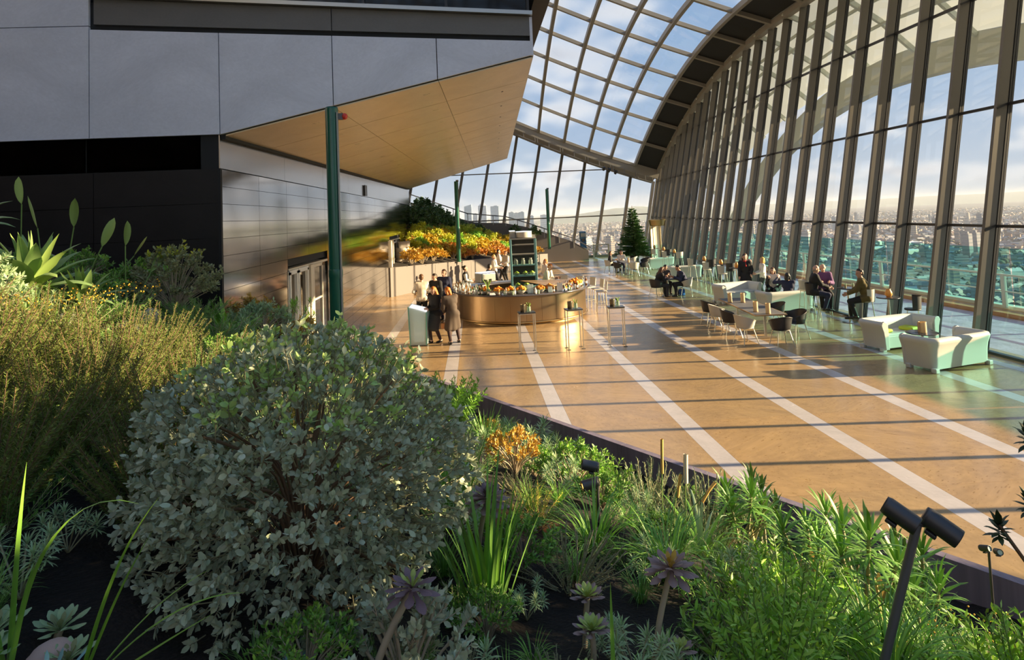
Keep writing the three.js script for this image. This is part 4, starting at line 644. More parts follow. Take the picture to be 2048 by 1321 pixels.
function person(label, [px, py, pz], turn, o) {
  const g = thing('person', label, 'person', [px, py, pz], turn), s = (o.h || 1.74) / 1.74;
  const seat = o.seat, pel = V(0, seat ? seat / s + .10 : .93, 0), lean = o.lean || 0, side = o.side || 0, tw = o.twist || 0;
  const R = new THREE.Quaternion().setFromEuler(new THREE.Euler(lean, tw, -side, 'YXZ')), up = v => v.clone().applyQuaternion(R).add(pel);
  const chest = up(V(0, .34, 0)), waist = up(V(0, .17, 0)), neck = up(V(0, .53, -.005)), sh = [-1, 1].map(k => up(V(k * .175, .465, 0))), hip = [-1, 1].map(k => pel.clone().add(V(k * .088, -.03, 0)));
  const HQ = R.clone().multiply(new THREE.Quaternion().setFromEuler(new THREE.Euler((o.nod || 0) - lean * .45, o.look || 0, o.tilt || 0, 'YXZ'))), hd = (x, y, z) => V(x, y, z).applyQuaternion(HQ).add(neck);
  const ik = (a, b, l1, l2, pole) => { const d = b.clone().sub(a); let L = d.length(); const m = (l1 + l2) * .995; if (L > m) { d.multiplyScalar(m / L); L = m; } const e = d.clone().normalize(), x = (l1 * l1 - l2 * l2 + L * L) / (2 * L), h = sqrt(max(0, l1 * l1 - x * x)), p = pole.clone().addScaledVector(e, -pole.dot(e)).normalize(); return [a.clone().addScaledVector(e, x).addScaledVector(p, h), a.clone().add(d)]; };
  const hands = (o.hands || [[-.26, .86, .06], [.26, .86, .06]]).map(h => V(...h)), feet = (o.feet || [[-.10, .075, 0], [.10, .075, 0]]).map(f => V(...f));
  const arms = [0, 1].map(i => ik(sh[i], hands[i], .285, .255, V(i ? .45 : -.45, -.5, -.6))), legs = [0, 1].map(i => ik(hip[i], feet[i], .44, .43, V(i ? .12 : -.12, .15, 1)));
  const B = (a, ra, b, rb) => [a.x, a.y, a.z, ra, b.x, b.y, b.z, rb], off = (v, x, y, z) => v.clone().add(V(x, y, z).applyQuaternion(R));
  const torso = e => [B(hip[0], .105 + e, hip[1], .105 + e), B(off(waist, -.05, 0, 0), .098 + e, off(waist, .05, 0, 0), .098 + e), B(off(chest, -.085, 0, 0), .108 + e, off(chest, .085, 0, 0), .108 + e), B(off(chest, -.1, .08, 0), .085 + e, off(chest, .1, .08, 0), .085 + e), B(sh[0], .058 + e, sh[1], .058 + e), B(pel, .11 + e, chest, .115 + e)];
  const arm = (e, w = 1) => [0, 1].flatMap(i => [B(sh[i], .056 + e, arms[i][0], .044 + e), B(arms[i][0], .042 + e, arms[i][0].clone().lerp(arms[i][1], w), .030 + e)]);
  const leg = (e, w = 1) => [0, 1].flatMap(i => [B(hip[i], .092 + e, legs[i][0], .062 + e), B(legs[i][0], .060 + e, legs[i][0].clone().lerp(legs[i][1], w), .040 + e)]);
  const foot = e => [0, 1].flatMap(i => { const a = legs[i][1], d = V(i ? .03 : -.03, 0, 1).normalize(); return [B(a, .038 + e, a.clone().add(V(0, -.03, -.02)), .038 + e), B(a.clone().add(V(0, -.03, 0)), .036 + e, a.clone().addScaledVector(d, .15).add(V(0, -.045, 0)), .026 + e)]; });
  const head = [B(hd(0, .165, -.012), .083, hd(0, .185, -.005), .080), B(hd(0, .10, .03), .058, hd(0, .15, .02), .068), B(hd(0, .055, .045), .036, hd(0, .07, .05), .034), B(hd(0, .135, .088), .010, hd(0, .108, .106), .013), B(hd(0, -.03, -.01), .05, hd(0, .09, .0), .05), B(hd(-.083, .125, -.005), .012, hd(-.086, .15, -.012), .016), B(hd(.083, .125, -.005), .012, hd(.086, .15, -.012), .016), B(hd(-.03, .163, .066), .014, hd(.03, .163, .066), .014)];
  const placeHand = i => { const a = arms[i][0], w = arms[i][1], y = a.clone().sub(w).normalize(), f = V(i ? -.6 : .6, 0, -.8).applyQuaternion(R); let x = y.clone().cross(f).normalize(); const z = x.clone().cross(y); const m = new THREE.Matrix4().makeBasis(i ? x.clone().negate() : x, y, i ? z.clone().negate() : z); const gg = handGeo.clone(); if (!i) gg.scale(-1, 1, 1), gg.index.array.reverse(); m.makeBasis(x, y, z); return gg.applyMatrix4(m.setPosition(w)); };
  const body = merge([skin([...torso(0), ...arm(0), ...leg(0), ...foot(0), B(chest, .06, neck, .05)], .022, .035), skin(head, .0105, .022), placeHand(0), placeHand(1)]);
  part('body', body, SKINS[o.skin || 0], g);
  const eyes = [-1, 1].map(k => { const p = hd(k * .031, .147, .079); return ball(.009, p.x, p.y, p.z, 6); }); part('eyes', eyes, W.black, g); { const p = hd(0, .082, .079); part('mouth', ball(.02, p.x, p.y, p.z, 6, 1, .3, .4), W.blush, g); }
  // clothing
  const coat = o.coat, e = coat ? .026 : .017;
  const topB = [...torso(e), ...arm(e - .003, o.sleeve || .95)];
  if (coat) { const hem = coat; for (let i = 0; i < 2; i++) { const k = legs[i][0]; topB.push(B(hip[i], .12, hip[i].clone().lerp(k, hem), .105 + (hem > .7 ? .03 : 0))); } if (!seat) topB.push(B(pel, .14, pel.clone().lerp(legs[0][0].clone().add(legs[1][0]).multiplyScalar(.5), hem), .12 + hem * .04)); }
  part(coat ? 'coat' : 'shirt', skin(topB, .02, .035), o.top, g);
  if (o.vest) part('waistcoat', skin(torso(.026).slice(o.vestLow ? 0 : 1), .02, .03), o.vest, g);
  if (o.skirt) part('skirt', skin([B(hip[0], .115, hip[1], .115), ...[0, 1].flatMap(i => [B(hip[i], .11, legs[i][0], .105)]), B(pel, .13, legs[0][0].clone().add(legs[1][0]).multiplyScalar(.5), .12)], .02, .06), o.skirt, g), part('tights', skin(leg(.006), .02, .02), W.tights, g);
  else part('trousers', skin([B(hip[0], .115, hip[1], .115), ...leg(.016, .96)], .02, .03), o.bottom || W.charcoal, g);
  part('shoes', skin(foot(.008), .016, .02), W.shoe, g);
  if (o.scarf) part('scarf', skin([B(hd(-.05, -.02, .03), .045, hd(.05, -.02, .03), .045), B(hd(-.05, -.02, -.04), .045, hd(.05, -.02, -.04), .045), B(hd(0, -.03, .06), .035, off(chest, .03, 0, .13), .035)], .016, .03), o.scarf, g);
  else if (o.collar) part('collar', skin([B(hd(-.03, -.03, .03), .032, hd(.03, -.03, .03), .032), B(hd(0, -.04, .045), .026, off(chest, 0, .02, .115), .03)], .016, .02), o.collar, g);
  // hair
  if (o.hair !== 'bald') {
    const hb = [B(hd(0, .185, -.022), .088, hd(0, .20, -.012), .080), B(hd(0, .13, -.045), .07, hd(0, .17, -.04), .075)];
    if (o.hair === 'long') hb.push(B(hd(-.06, .13, -.04), .045, hd(-.075, -.05, -.02), .04), B(hd(.06, .13, -.04), .045, hd(.075, -.05, -.02), .04), B(hd(0, .1, -.07), .06, hd(0, -.10, -.075), .055));
    if (o.hair === 'bun') hb.push(B(hd(0, .20, -.12), .045, hd(0, .215, -.12), .045));
    if (o.hair === 'bob') hb.push(B(hd(-.07, .15, -.02), .035, hd(-.075, .05, -.01), .035), B(hd(.07, .15, -.02), .035, hd(.075, .05, -.01), .035), B(hd(0, .1, -.06), .06, hd(0, .03, -.06), .05));
    part('hair', skin(hb, .012, .02), HAIR[o.hairColor || 'dark'], g);
  } else part('hair', skin([B(hd(-.07, .11, -.03), .025, hd(0, .09, -.075), .03), B(hd(.07, .11, -.03), .025, hd(0, .09, -.075), .03)], .012, .02), HAIR.grey, g);
  g.scale.setScalar(s); return g;
}
const FWD = [[-.14, 1.05, .28], [.14, 1.05, .28]], SEATFEET = [[-.12, .075, .42], [.12, .075, .42]], BAR = [[-.12, .34, .34], [.12, .34, .34]];
person('man in a beige-backed waistcoat and white shirt, back turned, behind the glass plinth', [-2.0, 0, -22.9], PI + .15, { h: 1.8, top: W.white, vest: W.cream, vestLow: 1, bottom: W.black, hairColor: 'brown', hands: [[-.22, 1.05, .2], [.22, 1.05, .2]] });
person('man in dark suit and lilac collar looking down, right of the waistcoat man', [-1.5, 0, -23.0], -.5, { h: 1.8, top: W.black, coat: .35, collar: W.lilac, bottom: W.black, hairColor: 'dark', nod: .3, look: -.3 });
person('tall man in a dark suit with pale lilac collar, at the back of the visitors', [-1.22, 0, -23.6], -.25, { h: 1.88, top: W.navy, coat: .35, collar: W.lilac, bottom: W.navy, hairColor: 'brown', look: -.2 });
person('red-haired woman in a dark skirt suit with folded hands beside the glass plinth', [-1.3, 0, -19.35], -.9, { h: 1.72, top: W.black, coat: .2, skirt: W.charcoal, hair: 'long', hairColor: 'red', nod: .35, hands: [[-.06, 1.08, .24], [.05, 1.05, .25]], feet: [[-.06, .075, .14], [.10, .075, -.1]] });
person('woman in a knee-length brown-grey coat seen from behind, leaning left beside the bar', [-.76, 0, -19.05], PI + .35, { h: 1.72, top: W.brown, coat: .95, skirt: W.brown, hair: 'bob', hairColor: 'red', side: .12, lean: .16, nod: .3, look: .6, hands: [[.0, .74, .32], [.2, .95, .22]], feet: [[-.2, .075, .05], [.12, .075, -.08]] });
{ const b = thing('handbag', 'orange-tan handbag held by the woman in the brown-grey coat', 'bag', [-1.02, .44, -19.1], .3); part('body', rbox(.22, .18, .1, .04, 0, .1, 0), std([.70, .30, .10], .5), b); part('handle', at(new THREE.TorusGeometry(.08, .01, 6, 16, PI), 0, .18, 0), W.brown, b); }
person("woman with a bun, white shirt and dark waistcoat, behind the bar's left end", [-.47, 0, -27.1], PI / 2 - .1, { h: 1.72, top: W.white, vest: W.black, bottom: W.black, hair: 'bun', hands: FWD });
person('man in dark clothes leaning forward behind the bar, right of the woman with a bun', [.42, 0, -27.4], PI / 2 + .3, { h: 1.74, top: W.charcoal, bottom: W.black, hairColor: 'black', lean: .3, hands: [[-.12, .95, .36], [.14, .95, .36]], skin: 1 });
person('man in a white shirt, nearest of the three waiters left of the bar tower', [.96, 0, -33.0], PI / 2 - .3, { h: 1.78, top: W.white, bottom: W.black, hairColor: 'blond', hands: FWD });
person('dark-haired man in white shirt, tallest of the three waiters left of the bar tower', [1.36, 0, -36.9], PI / 2, { h: 1.84, top: W.white, bottom: W.black, hairColor: 'black', hands: FWD });
person('waiter in white shirt and dark braces, closest to the teal bar tower', [1.72, 0, -36.2], -.9, { h: 1.76, top: W.white, vest: W.cream, bottom: W.black, hairColor: 'brown', hands: FWD, skin: 1 });
person('fair-haired bartender in a pale shirt bending over the right half of the bar counter', [2.72, 0, -24.95], PI / 2 - .5, { h: 1.86, top: W.cream, bottom: W.black, hairColor: 'red', lean: .35, nod: .25, hands: [[-.1, 1.14, .42], [.12, 1.14, .44]] });
person('red-haired man in white behind the bending bartender, right of the bar tower', [3.05, 0, -27.6], -PI / 2 + .3, { h: 1.8, top: W.white, bottom: W.black, hairColor: 'red', hands: FWD });
person('long-haired woman in dark top seated on the left at the table beyond the bar', [8.22, 0, -38.28], PI / 2 - .35, { h: 1.7, seat: .46, top: W.charcoal, bottom: W.black, hair: 'long', hairColor: 'brown', lean: .2, hands: [[-.12, .8, .34], [.12, .8, .36]], feet: SEATFEET });
person('woman in a pale top seated beside the long-haired woman at the table beyond the bar', [9.04, 0, -38.55], -.2, { h: 1.68, seat: .46, top: W.white, bottom: W.navy, hair: 'long', hairColor: 'brown', lean: .2, hands: [[-.1, .8, .34], [.1, .8, .34]], feet: SEATFEET });
person('woman with long hair in black bent over the left of the small cafe table', [7.72, 0, -26.58], PI / 2 + .2, { h: 1.72, seat: .46, top: W.black, bottom: W.charcoal, hair: 'long', hairColor: 'brown', lean: .42, nod: .3, hands: [[-.1, .78, .46], [.12, .78, .46]], feet: SEATFEET });
person('person with cropped dark hair at the far side of the small cafe table', [8.38, 0, -27.68], .05, { h: 1.74, seat: .46, top: W.charcoal, bottom: W.black, hairColor: 'black', lean: .4, nod: .25, hands: [[-.08, .8, .44], [.08, .86, .4]], feet: SEATFEET });
person('broad man in a navy jacket bent over the right of the small cafe table', [8.96, 0, -26.52], -PI / 2 - .1, { h: 1.84, seat: .46, top: W.navy, coat: .2, bottom: W.black, hairColor: 'black', lean: .42, nod: .25, hands: [[-.12, .78, .46], [.1, .78, .46]], feet: [[-.12, .075, .3], [.12, .075, .42]], skin: 1 });
person('woman in a long black coat and red scarf standing behind the sofa', [11.05, 0, -25.2], -.35, { h: 1.78, top: W.black, coat: .9, bottom: W.black, hair: 'long', hairColor: 'dark', scarf: W.red, hands: [[-.24, .86, .1], [.2, .95, .2]], look: .3 });
person('person in a dusky pink-brown coat standing right behind the red-scarfed woman', [11.4, 0, -25.95], -.6, { h: 1.76, top: W.blush, coat: .7, bottom: W.black, hair: 'bob', hairColor: 'brown', hands: [[-.22, .86, .12], [.22, .86, .12]] });
person('fair-haired person in white next to the glass wall behind the standing couple', [11.62, 0, -24.85], -1.8, { h: 1.66, top: W.white, bottom: W.charcoal, hair: 'bob', hairColor: 'blond', hands: FWD });
person('seated woman in dark jacket over white, holding a glass, below the standing couple', [11.45, 0, -23.6], -.7, { h: 1.72, seat: .46, top: W.charcoal, vest: W.white, bottom: W.black, hair: 'long', hairColor: 'brown', lean: .15, hands: [[-.1, .95, .3], [.16, .8, .34]], feet: SEATFEET });
putChair('dark', 11.45, -23.62, -.7, 'black tub chair under the seated woman in dark jacket over white');
person('dark-haired person in navy on the sofa, back to the viewer, raising a phone', [11.0, 0, -21.62], PI - .35, { h: 1.74, seat: .43, top: W.navy, bottom: W.navy, hairColor: 'black', hair: 'bob', hands: [[.1, .8, .3], [.3, 1.12, .26]], feet: SEATFEET, look: -.4 });
person('bald man in a dark suit sitting left at the tall bar table', [10.85, 0, -19.75], PI / 2 - .35, { h: 1.8, seat: .83, top: W.black, coat: .3, collar: W.white, bottom: W.navy, hair: 'bald', lean: .22, nod: .1, hands: [[-.06, 1.0, .44], [.06, 1.0, .46]], feet: [[-.12, .36, .3], [.14, .3, .44]], skin: 2 });
person('man in a purple jumper facing the viewer at the tall bar table', [11.42, 0, -20.1], -.35, { h: 1.78, seat: .83, top: W.purple, coat: .2, collar: W.lilac, bottom: W.black, hair: 'bald', lean: .2, hands: [[-.12, 1.14, .32], [.12, 1.14, .34]], feet: BAR, skin: 2 });
person('dark-haired man in an olive jacket sitting on the right at the tall bar table', [11.45, 0, -17.85], -PI / 2 - .55, { h: 1.82, seat: .83, top: W.olive, coat: .3, bottom: W.black, hairColor: 'dark', lean: .25, look: .4, hands: [[-.06, .98, .46], [.06, .98, .46]], feet: [[-.12, .3, .42], [.14, .36, .3]], skin: 1 });
// ------------------------------------------------------------------ planting bed in the foreground
const bedS = (x, z) => -kerbSide(x, z);
const bedY = (x, z) => { const s = bedS(x, z); const b = sstep(.5, 4.6, s); return lerp(-.36 + .14 * s, s * (.29 + .2 * clamp(-z / 12.7)), b) + (noise3(x * 1.7, 3, z * 1.7) - .5) * .12; };
{
  const P = [], I = [], U = [], nx = 130, nz = 130, X = i => lerp(-14, 9, i / nx), Z = j => lerp(-21, 5, j / nz);
  for (let j = 0; j <= nz; j++) for (let i = 0; i <= nx; i++) { const x = X(i), z = Z(j); P.push(x, bedY(x, z) + (noise3(x * 9, 1, z * 9) - .5) * .05, z); U.push(x, z); }
  for (let j = 0; j < nz; j++) for (let i = 0; i < nx; i++) { const x = X(i + .5), z = Z(j + .5); if (bedS(x, z) < .05 || (x < -4.3 && z < -10.9)) continue; const k = j * (nx + 1) + i; I.push(k, k + nx + 1, k + 1, k + 1, k + nx + 1, k + nx + 2); }
  const g = new THREE.BufferGeometry(); g.setAttribute('position', new THREE.Float32BufferAttribute(P, 3)); g.setAttribute('uv', new THREE.Float32BufferAttribute(U, 2)); g.setIndex(I); g.computeVertexNormals();
  const s = struct('planting_bed'); part('soil', g, M.soil, s);
  const t = struct('trim_2'); for (let i = 0; i < 9; i++) { const x0 = -7.4 + i * .36, x1 = x0 + .35, y = x => 3.62 + (x + 7.4) * -.48; part('edging_stone', plate([V(x0, y(x0), -10.68), V(x1, y(x1), -10.68), V(x1, y(x1) - .02, -10.94), V(x0, y(x0) - .02, -10.94)], .3), std([.42, .38, .38], .9), t); }
}
// ---- leaves
function blade(L, w, bend, fold = .25, n = 7, prof = t => pow(sin(PI * clamp(.12 + .88 * t)), .7)) { // rises along y, bends towards z
  const P = [], I = [], U = []; let y = 0, z = 0;
  for (let i = 0; i <= n; i++) { const t = i / n, a = bend * t * t, ww = max(.02, prof(t)) * w * .5, nz = cos(a), ny = -sin(a); // normal direction used for the fold
    P.push(-ww, y + ny * fold * ww, z + nz * fold * ww, 0, y, z, ww, y + ny * fold * ww, z + nz * fold * ww); U.push(0, t, .5, t, 1, t); y += cos(a) * L / n; z += sin(a) * L / n; }
  for (let i = 0; i < n; i++) { const k = i * 3; I.push(k, k + 1, k + 3, k + 1, k + 4, k + 3, k + 1, k + 2, k + 4, k + 2, k + 5, k + 4); }
  const g = new THREE.BufferGeometry(); g.setAttribute('position', new THREE.Float32BufferAttribute(P, 3)); g.setAttribute('uv', new THREE.Float32BufferAttribute(U, 2)); g.setIndex(I); g.computeVertexNormals(); return g;
}
const oval = t => pow(max(0, sin(PI * pow(clamp(t), 1.15))), .55) * (t < .12 ? t / .12 : 1), spoon = t => t < .55 ? .28 + .5 * t : sqrt(max(0, 1 - pow((t - .68) / .33, 2))), lance = t => pow(sin(PI * clamp(.06 + .94 * t)), .9);
const leafMat = (r, g, b, rough = .6, tr = .28) => std([r, g, b], rough, 0, { transmission: tr, side: THREE.DoubleSide });
const L = { silver: leafMat(.47, .52, .36, .7, .2), silverLit: leafMat(.50, .68, .22, .6, .3), olive: leafMat(.32, .34, .16, .65), rosemary: leafMat(.15, .20, .026, .6, .2), agave: leafMat(.26, .40, .13, .5, .25), agaveY: leafMat(.36, .50, .12, .5, .3), green: leafMat(.18, .38, .06, .5), bright: leafMat(.38, .64, .08, .5, .35), grass: leafMat(.24, .50, .06, .45, .3), deep: leafMat(.08, .17, .04, .5), blue: leafMat(.20, .38, .40, .55, .1), purple: leafMat(.20, .12, .14, .5, .1), purpleTip: leafMat(.30, .20, .19, .5, .1), aeoGreen: leafMat(.40, .50, .12, .45, .15), yellow: leafMat(.70, .52, .04, .6, .35), yellowG: leafMat(.62, .64, .05, .55, .4), orange: leafMat(.62, .27, .03, .6, .3), ochre: leafMat(.66, .42, .05, .6, .35), fir: leafMat(.07, .17, .04, .55, .1), dry: leafMat(.62, .42, .14, .7, .3), pale: leafMat(.40, .54, .28, .55), dark: leafMat(.035, .06, .02, .4, .1) };
const BARK = std([.20, .12, .07], .9), STEM = std([.30, .27, .16], .8), STEMG = std([.16, .26, .06], .6), STEMP = std([.42, .34, .24], .85);
function scatter(name, geo, mat, list, parent, tint = 0, seed = 1) { // instances: list of Matrix4
  const m = new THREE.InstancedMesh(geo, mat, list.length), r = rng(seed), c = new THREE.Color(); list.forEach((q, i) => { m.setMatrixAt(i, q); if (tint) { const k = 1 + (r() - .5) * 2 * tint; c.setRGB(k * (1 + (r() - .5) * tint * .7), k, k * (1 + (r() - .5) * tint * .7)); m.setColorAt(i, c); } });
  m.name = name; m.castShadow = m.receiveShadow = true; m.userData.kind = 'stuff'; parent.add(m); return m;
}
const aim = (p, dir, roll = 0, s = 1) => { // leaf base at p, leaf axis (y) along dir
  const y = dir.clone().normalize(), x = (abs(y.y) > .97 ? V(1, 0, 0) : V(0, 1, 0)).cross(y).normalize(), z = x.clone().cross(y), q = new THREE.Quaternion().setFromRotationMatrix(new THREE.Matrix4().makeBasis(x, y, z)).multiply(new THREE.Quaternion().setFromAxisAngle(V(0, 1, 0), roll)); return new THREE.Matrix4().compose(p, q, V(s, s, s)); };
const proto = name => { const g = new THREE.Group(); g.name = name; return g; };
const plant = (p, x, z, turn, label, group, scale = 1, dy = 0) => { const g = copyOf(p, [x, bedY(x, z) + dy, z], turn, label, group, scale); g.userData.category = p.userData.category || 'plant'; return g; };

// leafy shrub: trunk, branches, twigs that end in tufts of leaves; the outermost leaves are parts of their own
function shrub(name, o) {
  const g = proto(name), r = rng(o.seed), wood = [], spots = [], R = o.r, H = o.h;
  for (let i = 0; i < o.branches; i++) {
    const a = r() * 2 * PI, e = acosRand(r, o.low ?? -.25), tip = V(cos(a) * cos(e) * R * (.75 + .35 * r()), H * .5 + sin(e) * H * .5 * (.8 + .3 * r()), sin(a) * cos(e) * R * (.75 + .35 * r())), mid = V(tip.x * .35, tip.y * .55, tip.z * .35);
    wood.push(tube([V(tip.x * .05, 0, tip.z * .05), mid, tip], o.wood || .006, 6, 4));
    for (let k = 0; k < o.twigs; k++) { const t = .5 + .5 * r(), b = mid.clone().lerp(tip, t), d = tip.clone().sub(mid).normalize().add(V(r() - .5, r() - .35, r() - .5).multiplyScalar(1.3)).normalize(), l = o.twig * (.6 + .8 * r()), q = b.clone().addScaledVector(d, l); wood.push(rod(b, q, .0025 * (o.wood || .006) / .006, 4)); spots.push([b, d, l]); }
  }
  const geo = blade(o.leaf, o.leaf * o.aspect, .5, .2, 3, oval), list = [];
  for (const [b, d, l] of spots) for (let k = 0; k < o.leaves; k++) { const t = pow(r(), .6), p = b.clone().addScaledVector(d, l * t), side = V(r() - .5, r() - .5, r() - .5).cross(d).normalize(), dir = d.clone().multiplyScalar(.35 + .6 * t).add(side).normalize(); if (r() < .5) dir.y += .25; list.push([aim(p, dir, r() * 6.3, .7 + .6 * r()), p.clone().addScaledVector(dir, o.leaf * .5)]); }
  part('stems', merge(wood), o.woodMat || STEMP, g);
  const eye = o.eye || V(.3, .5, 1); list.sort((a, b) => b[1].dot(eye) - a[1].dot(eye));
  const single = o.single || 0, step = max(1, fl(list.length * .4 / max(1, single))); const rest = [];
  list.forEach(([m, p], i) => { if (single && i % step === 0 && i / step < single) { const q = mesh(geo, (o.tip && p.y > H * (o.tipAt || .72) && r() < .5) ? o.tip : o.mat); q.name = 'leaf'; q.applyMatrix4(m); g.add(q); } else rest.push([m, p]); });
  scatter('foliage', geo, o.mat, rest.filter(([m, p]) => !(o.tip && p.y > H * (o.tipAt || .72) && (hash3(fl(p.x * 40), fl(p.y * 40), fl(p.z * 40)) < .35))).map(q => q[0]), g, .22, o.seed);
  if (o.tip) scatter('bright_tip_leaves', geo, o.tip, rest.filter(([m, p]) => p.y > H * (o.tipAt || .72) && (hash3(fl(p.x * 40), fl(p.y * 40), fl(p.z * 40)) < .35)).map(q => q[0]), g, .2, o.seed + 1);
  return g;
}
// dense round shrub: tufts of leaves spread over and a little inside a lumpy shell
function shellShrub(name, o) {
  const g = proto(name), r = rng(o.seed), wood = [], thick = [], list = [], geo = blade(o.leaf, o.leaf * o.aspect, .5, .2, 4, oval), c0 = V(0, o.cy, 0);
  for (let i = 0; i < o.tufts; i++) {
    const a = r() * 2 * PI, y = lerp(o.low, 1, r()), q = sqrt(max(0, 1 - y * y)), dir = V(cos(a) * q, y, sin(a) * q), lump = .74 + .5 * fbm3(dir.x * 1.7 + 5, dir.y * 1.7 + o.seed, dir.z * 1.7, 3), dep = pow(r(), 2.2) * .5, k = lump * (1 - dep);
    const p = V(dir.x * o.rx * k, o.cy + dir.y * o.ry * k, dir.z * o.rx * k), d = dir.clone().add(V(r() - .5, r() - .2, r() - .5).multiplyScalar(.9)).normalize(), l = o.twig * (.5 + .9 * r()), tip = p.clone().addScaledVector(d, l);
    wood.push(rod(p.clone().addScaledVector(d, -l * .6), tip, .0022, 4));
    if (i % 34 === 0) thick.push(tube([V(p.x * .08, 0, p.z * .08), V(p.x * .3, p.y * .55 + .04, p.z * .3), V(p.x * .7, p.y * .8 + .03, p.z * .62), p], .006, 8, 5));
    for (let e = 0; e < o.leaves; e++) { const t = pow(r(), .55), b = p.clone().lerp(tip, t), side = V(r() - .5, r() - .5, r() - .5).cross(d).normalize(), u = d.clone().multiplyScalar(.3 + .7 * t).add(side).normalize(); list.push([aim(b, u, r() * 6.3, .65 + .65 * r()), b, tip.y + .06 * dir.x]); }
  }
  part('stems', merge(wood), STEM, g); part('branches', merge(thick), BARK, g); list.sort((x, y) => y[1].dot(o.eye) - x[1].dot(o.eye)); const step = fl(list.length * .35 / o.single), rest = [], fresh = [];
  list.forEach(([m, p, h], i) => { const litTop = h > o.tipY && hash3(fl(h * 97), fl(p.x * 30), fl(p.z * 30)) < .42; if (i % step === 0 && i / step < o.single) { const q = mesh(geo, litTop ? L.silverLit : L.silver); q.name = 'leaf'; q.applyMatrix4(m); g.add(q); } else (litTop ? fresh : rest).push(m); });
  scatter('foliage', geo, L.silver, rest, g, .22, 3); scatter('bright_tip_leaves', geo, L.silverLit, fresh, g, .2, 4); return g;  // fresh holds upper leaves painted a brighter green to look sunlit
}
function acosRand(r, low) { return Math.asin(lerp(low, 1, r())); }
// clump of strap leaves
function clump(name, o) {
  const g = proto(name), r = rng(o.seed), list = [], kinds = [0, 1, 2].map(k => blade(o.L, o.w, o.bend * (.6 + .5 * k), .3, 8, o.prof || (t => t < .08 ? .7 + t * 3 : pow(1 - pow(t, 2.2), .8))));
  for (let i = 0; i < o.n; i++) { const a = r() * 2 * PI, e = o.spread * sqrt(r()), d = V(sin(a) * sin(e), cos(e), cos(a) * sin(e)), q = new THREE.Matrix4().makeRotationY(a).multiply(new THREE.Matrix4().makeRotationX(e)); q.premultiply(new THREE.Matrix4().makeTranslation(sin(a) * o.base * r(), 0, cos(a) * o.base * r())).multiply(new THREE.Matrix4().makeScale(1, .55 + .55 * r(), 1)); list.push([kinds[fl(r() * 3)], q]); }
  if (o.single) for (const [k, q] of list) { const m = mesh(k, r() < (o.mix || 0) ? o.mat2 : o.mat); m.name = 'leaf'; m.applyMatrix4(q); g.add(m); }
  else for (const k of kinds) scatter('leaves', k, o.mat, list.filter(x => x[0] === k).map(x => x[1]), g, .25, o.seed);
  if (o.flower) part('flower_stems', [0, 1, 2].map(i => tube([[0, 0, 0], [.05 * i, o.L * .7, .05], [.12 * i - .1, o.L * 1.15, .1]], .006, 8, 5)), o.flower, g);
  return g;
}
// upright stems clothed in short leaves (rosemary, daisy bushes, heather)
function stemmy(name, o) {
  const g = proto(name), r = rng(o.seed), needle = blade(o.leaf, o.leaf * o.aspect, .4, .1, 2, lance), wood = [], list = [];
  for (let i = 0; i < o.stems; i++) {
    const a = r() * 2 * PI, q = sqrt(r()), x = cos(a) * q * o.r, z = sin(a) * q * o.r, h = o.h * (.6 + .4 * r()) * (1.08 - .35 * q), lx = cos(a) * q * o.flare + (r() - .5) * .12, lz = sin(a) * q * o.flare + (r() - .5) * .12, c = [V(x * .4, 0, z * .4), V(x * .8 + lx * .3, h * .5, z * .8 + lz * .3), V(x + lx, h, z + lz)], cv = new THREE.CatmullRomCurve3(c);
    wood.push(new THREE.TubeGeometry(cv, 5, o.stem || .003, 4));
    for (let k = 0; k < o.per; k++) { const t = lerp(o.from || .25, 1, pow(r(), .8)), p = cv.getPoint(t), d = cv.getTangent(t), s = V(r() - .5, r() - .5, r() - .5).cross(d).normalize(); list.push(aim(p, d.multiplyScalar(o.up ?? .9).add(s), r() * 6.3, (.6 + .7 * r()) * (1.15 - .5 * t))); }
  }
  part('stems', merge(wood), o.woodMat || STEM, g); scatter('foliage', needle, o.mat, list, g, .3, o.seed);
  if (o.bloom) { const f = []; for (let i = 0; i < o.bloomN; i++) { const a = r() * 6.3, q = sqrt(r()) * (o.r + o.flare); f.push(ball(o.bloomR || .015, cos(a) * q, o.h * (.75 + .3 * r()), sin(a) * q, 5)); } part('flowers', f, o.bloom, g, null, 'stuff'); }
  return g;
}
// rosettes of narrow leaves on bare stems (echium, spurge)
function tufted(name, o) {
  const g = proto(name), r = rng(o.seed), leaf = blade(o.leaf, o.leaf * o.aspect, .9, .2, 4, lance), wood = [], list = [];
  for (let i = 0; i < o.heads; i++) {
    const a = i / o.heads * 2 * PI + r(), q = o.heads > 1 ? o.r * (.3 + .7 * r()) : 0, top = V(cos(a) * q, o.h * (.65 + .4 * r()), sin(a) * q); wood.push(tube([V(0, 0, 0), V(top.x * .5, top.y * .5, top.z * .5), top], o.stem || .008, 6, 5));
    for (let k = 0; k < o.per; k++) { const e = lerp(.15, 2.0, pow(k / o.per, .8)), b = k * 2.4; list.push(aim(top.clone().add(V(0, -.09 * k / o.per * (o.droop || 1), 0)), V(cos(b) * sin(e), cos(e), sin(b) * sin(e)), PI / 2 * 0, .75 + .5 * r())); }
  }
  part('stems', merge(wood), o.woodMat || STEM, g); scatter('foliage', leaf, o.mat, list, g, .22, o.seed);
  if (o.dead) part('dead_leaves', [0, 1].map(i => at(blade(o.leaf * 1.3, o.leaf * .25, .3, .2, 4, lance), .03 + .04 * i, o.h * .62, .04, PI - .2, i * 2)), L.dry, g);
  return g;
}
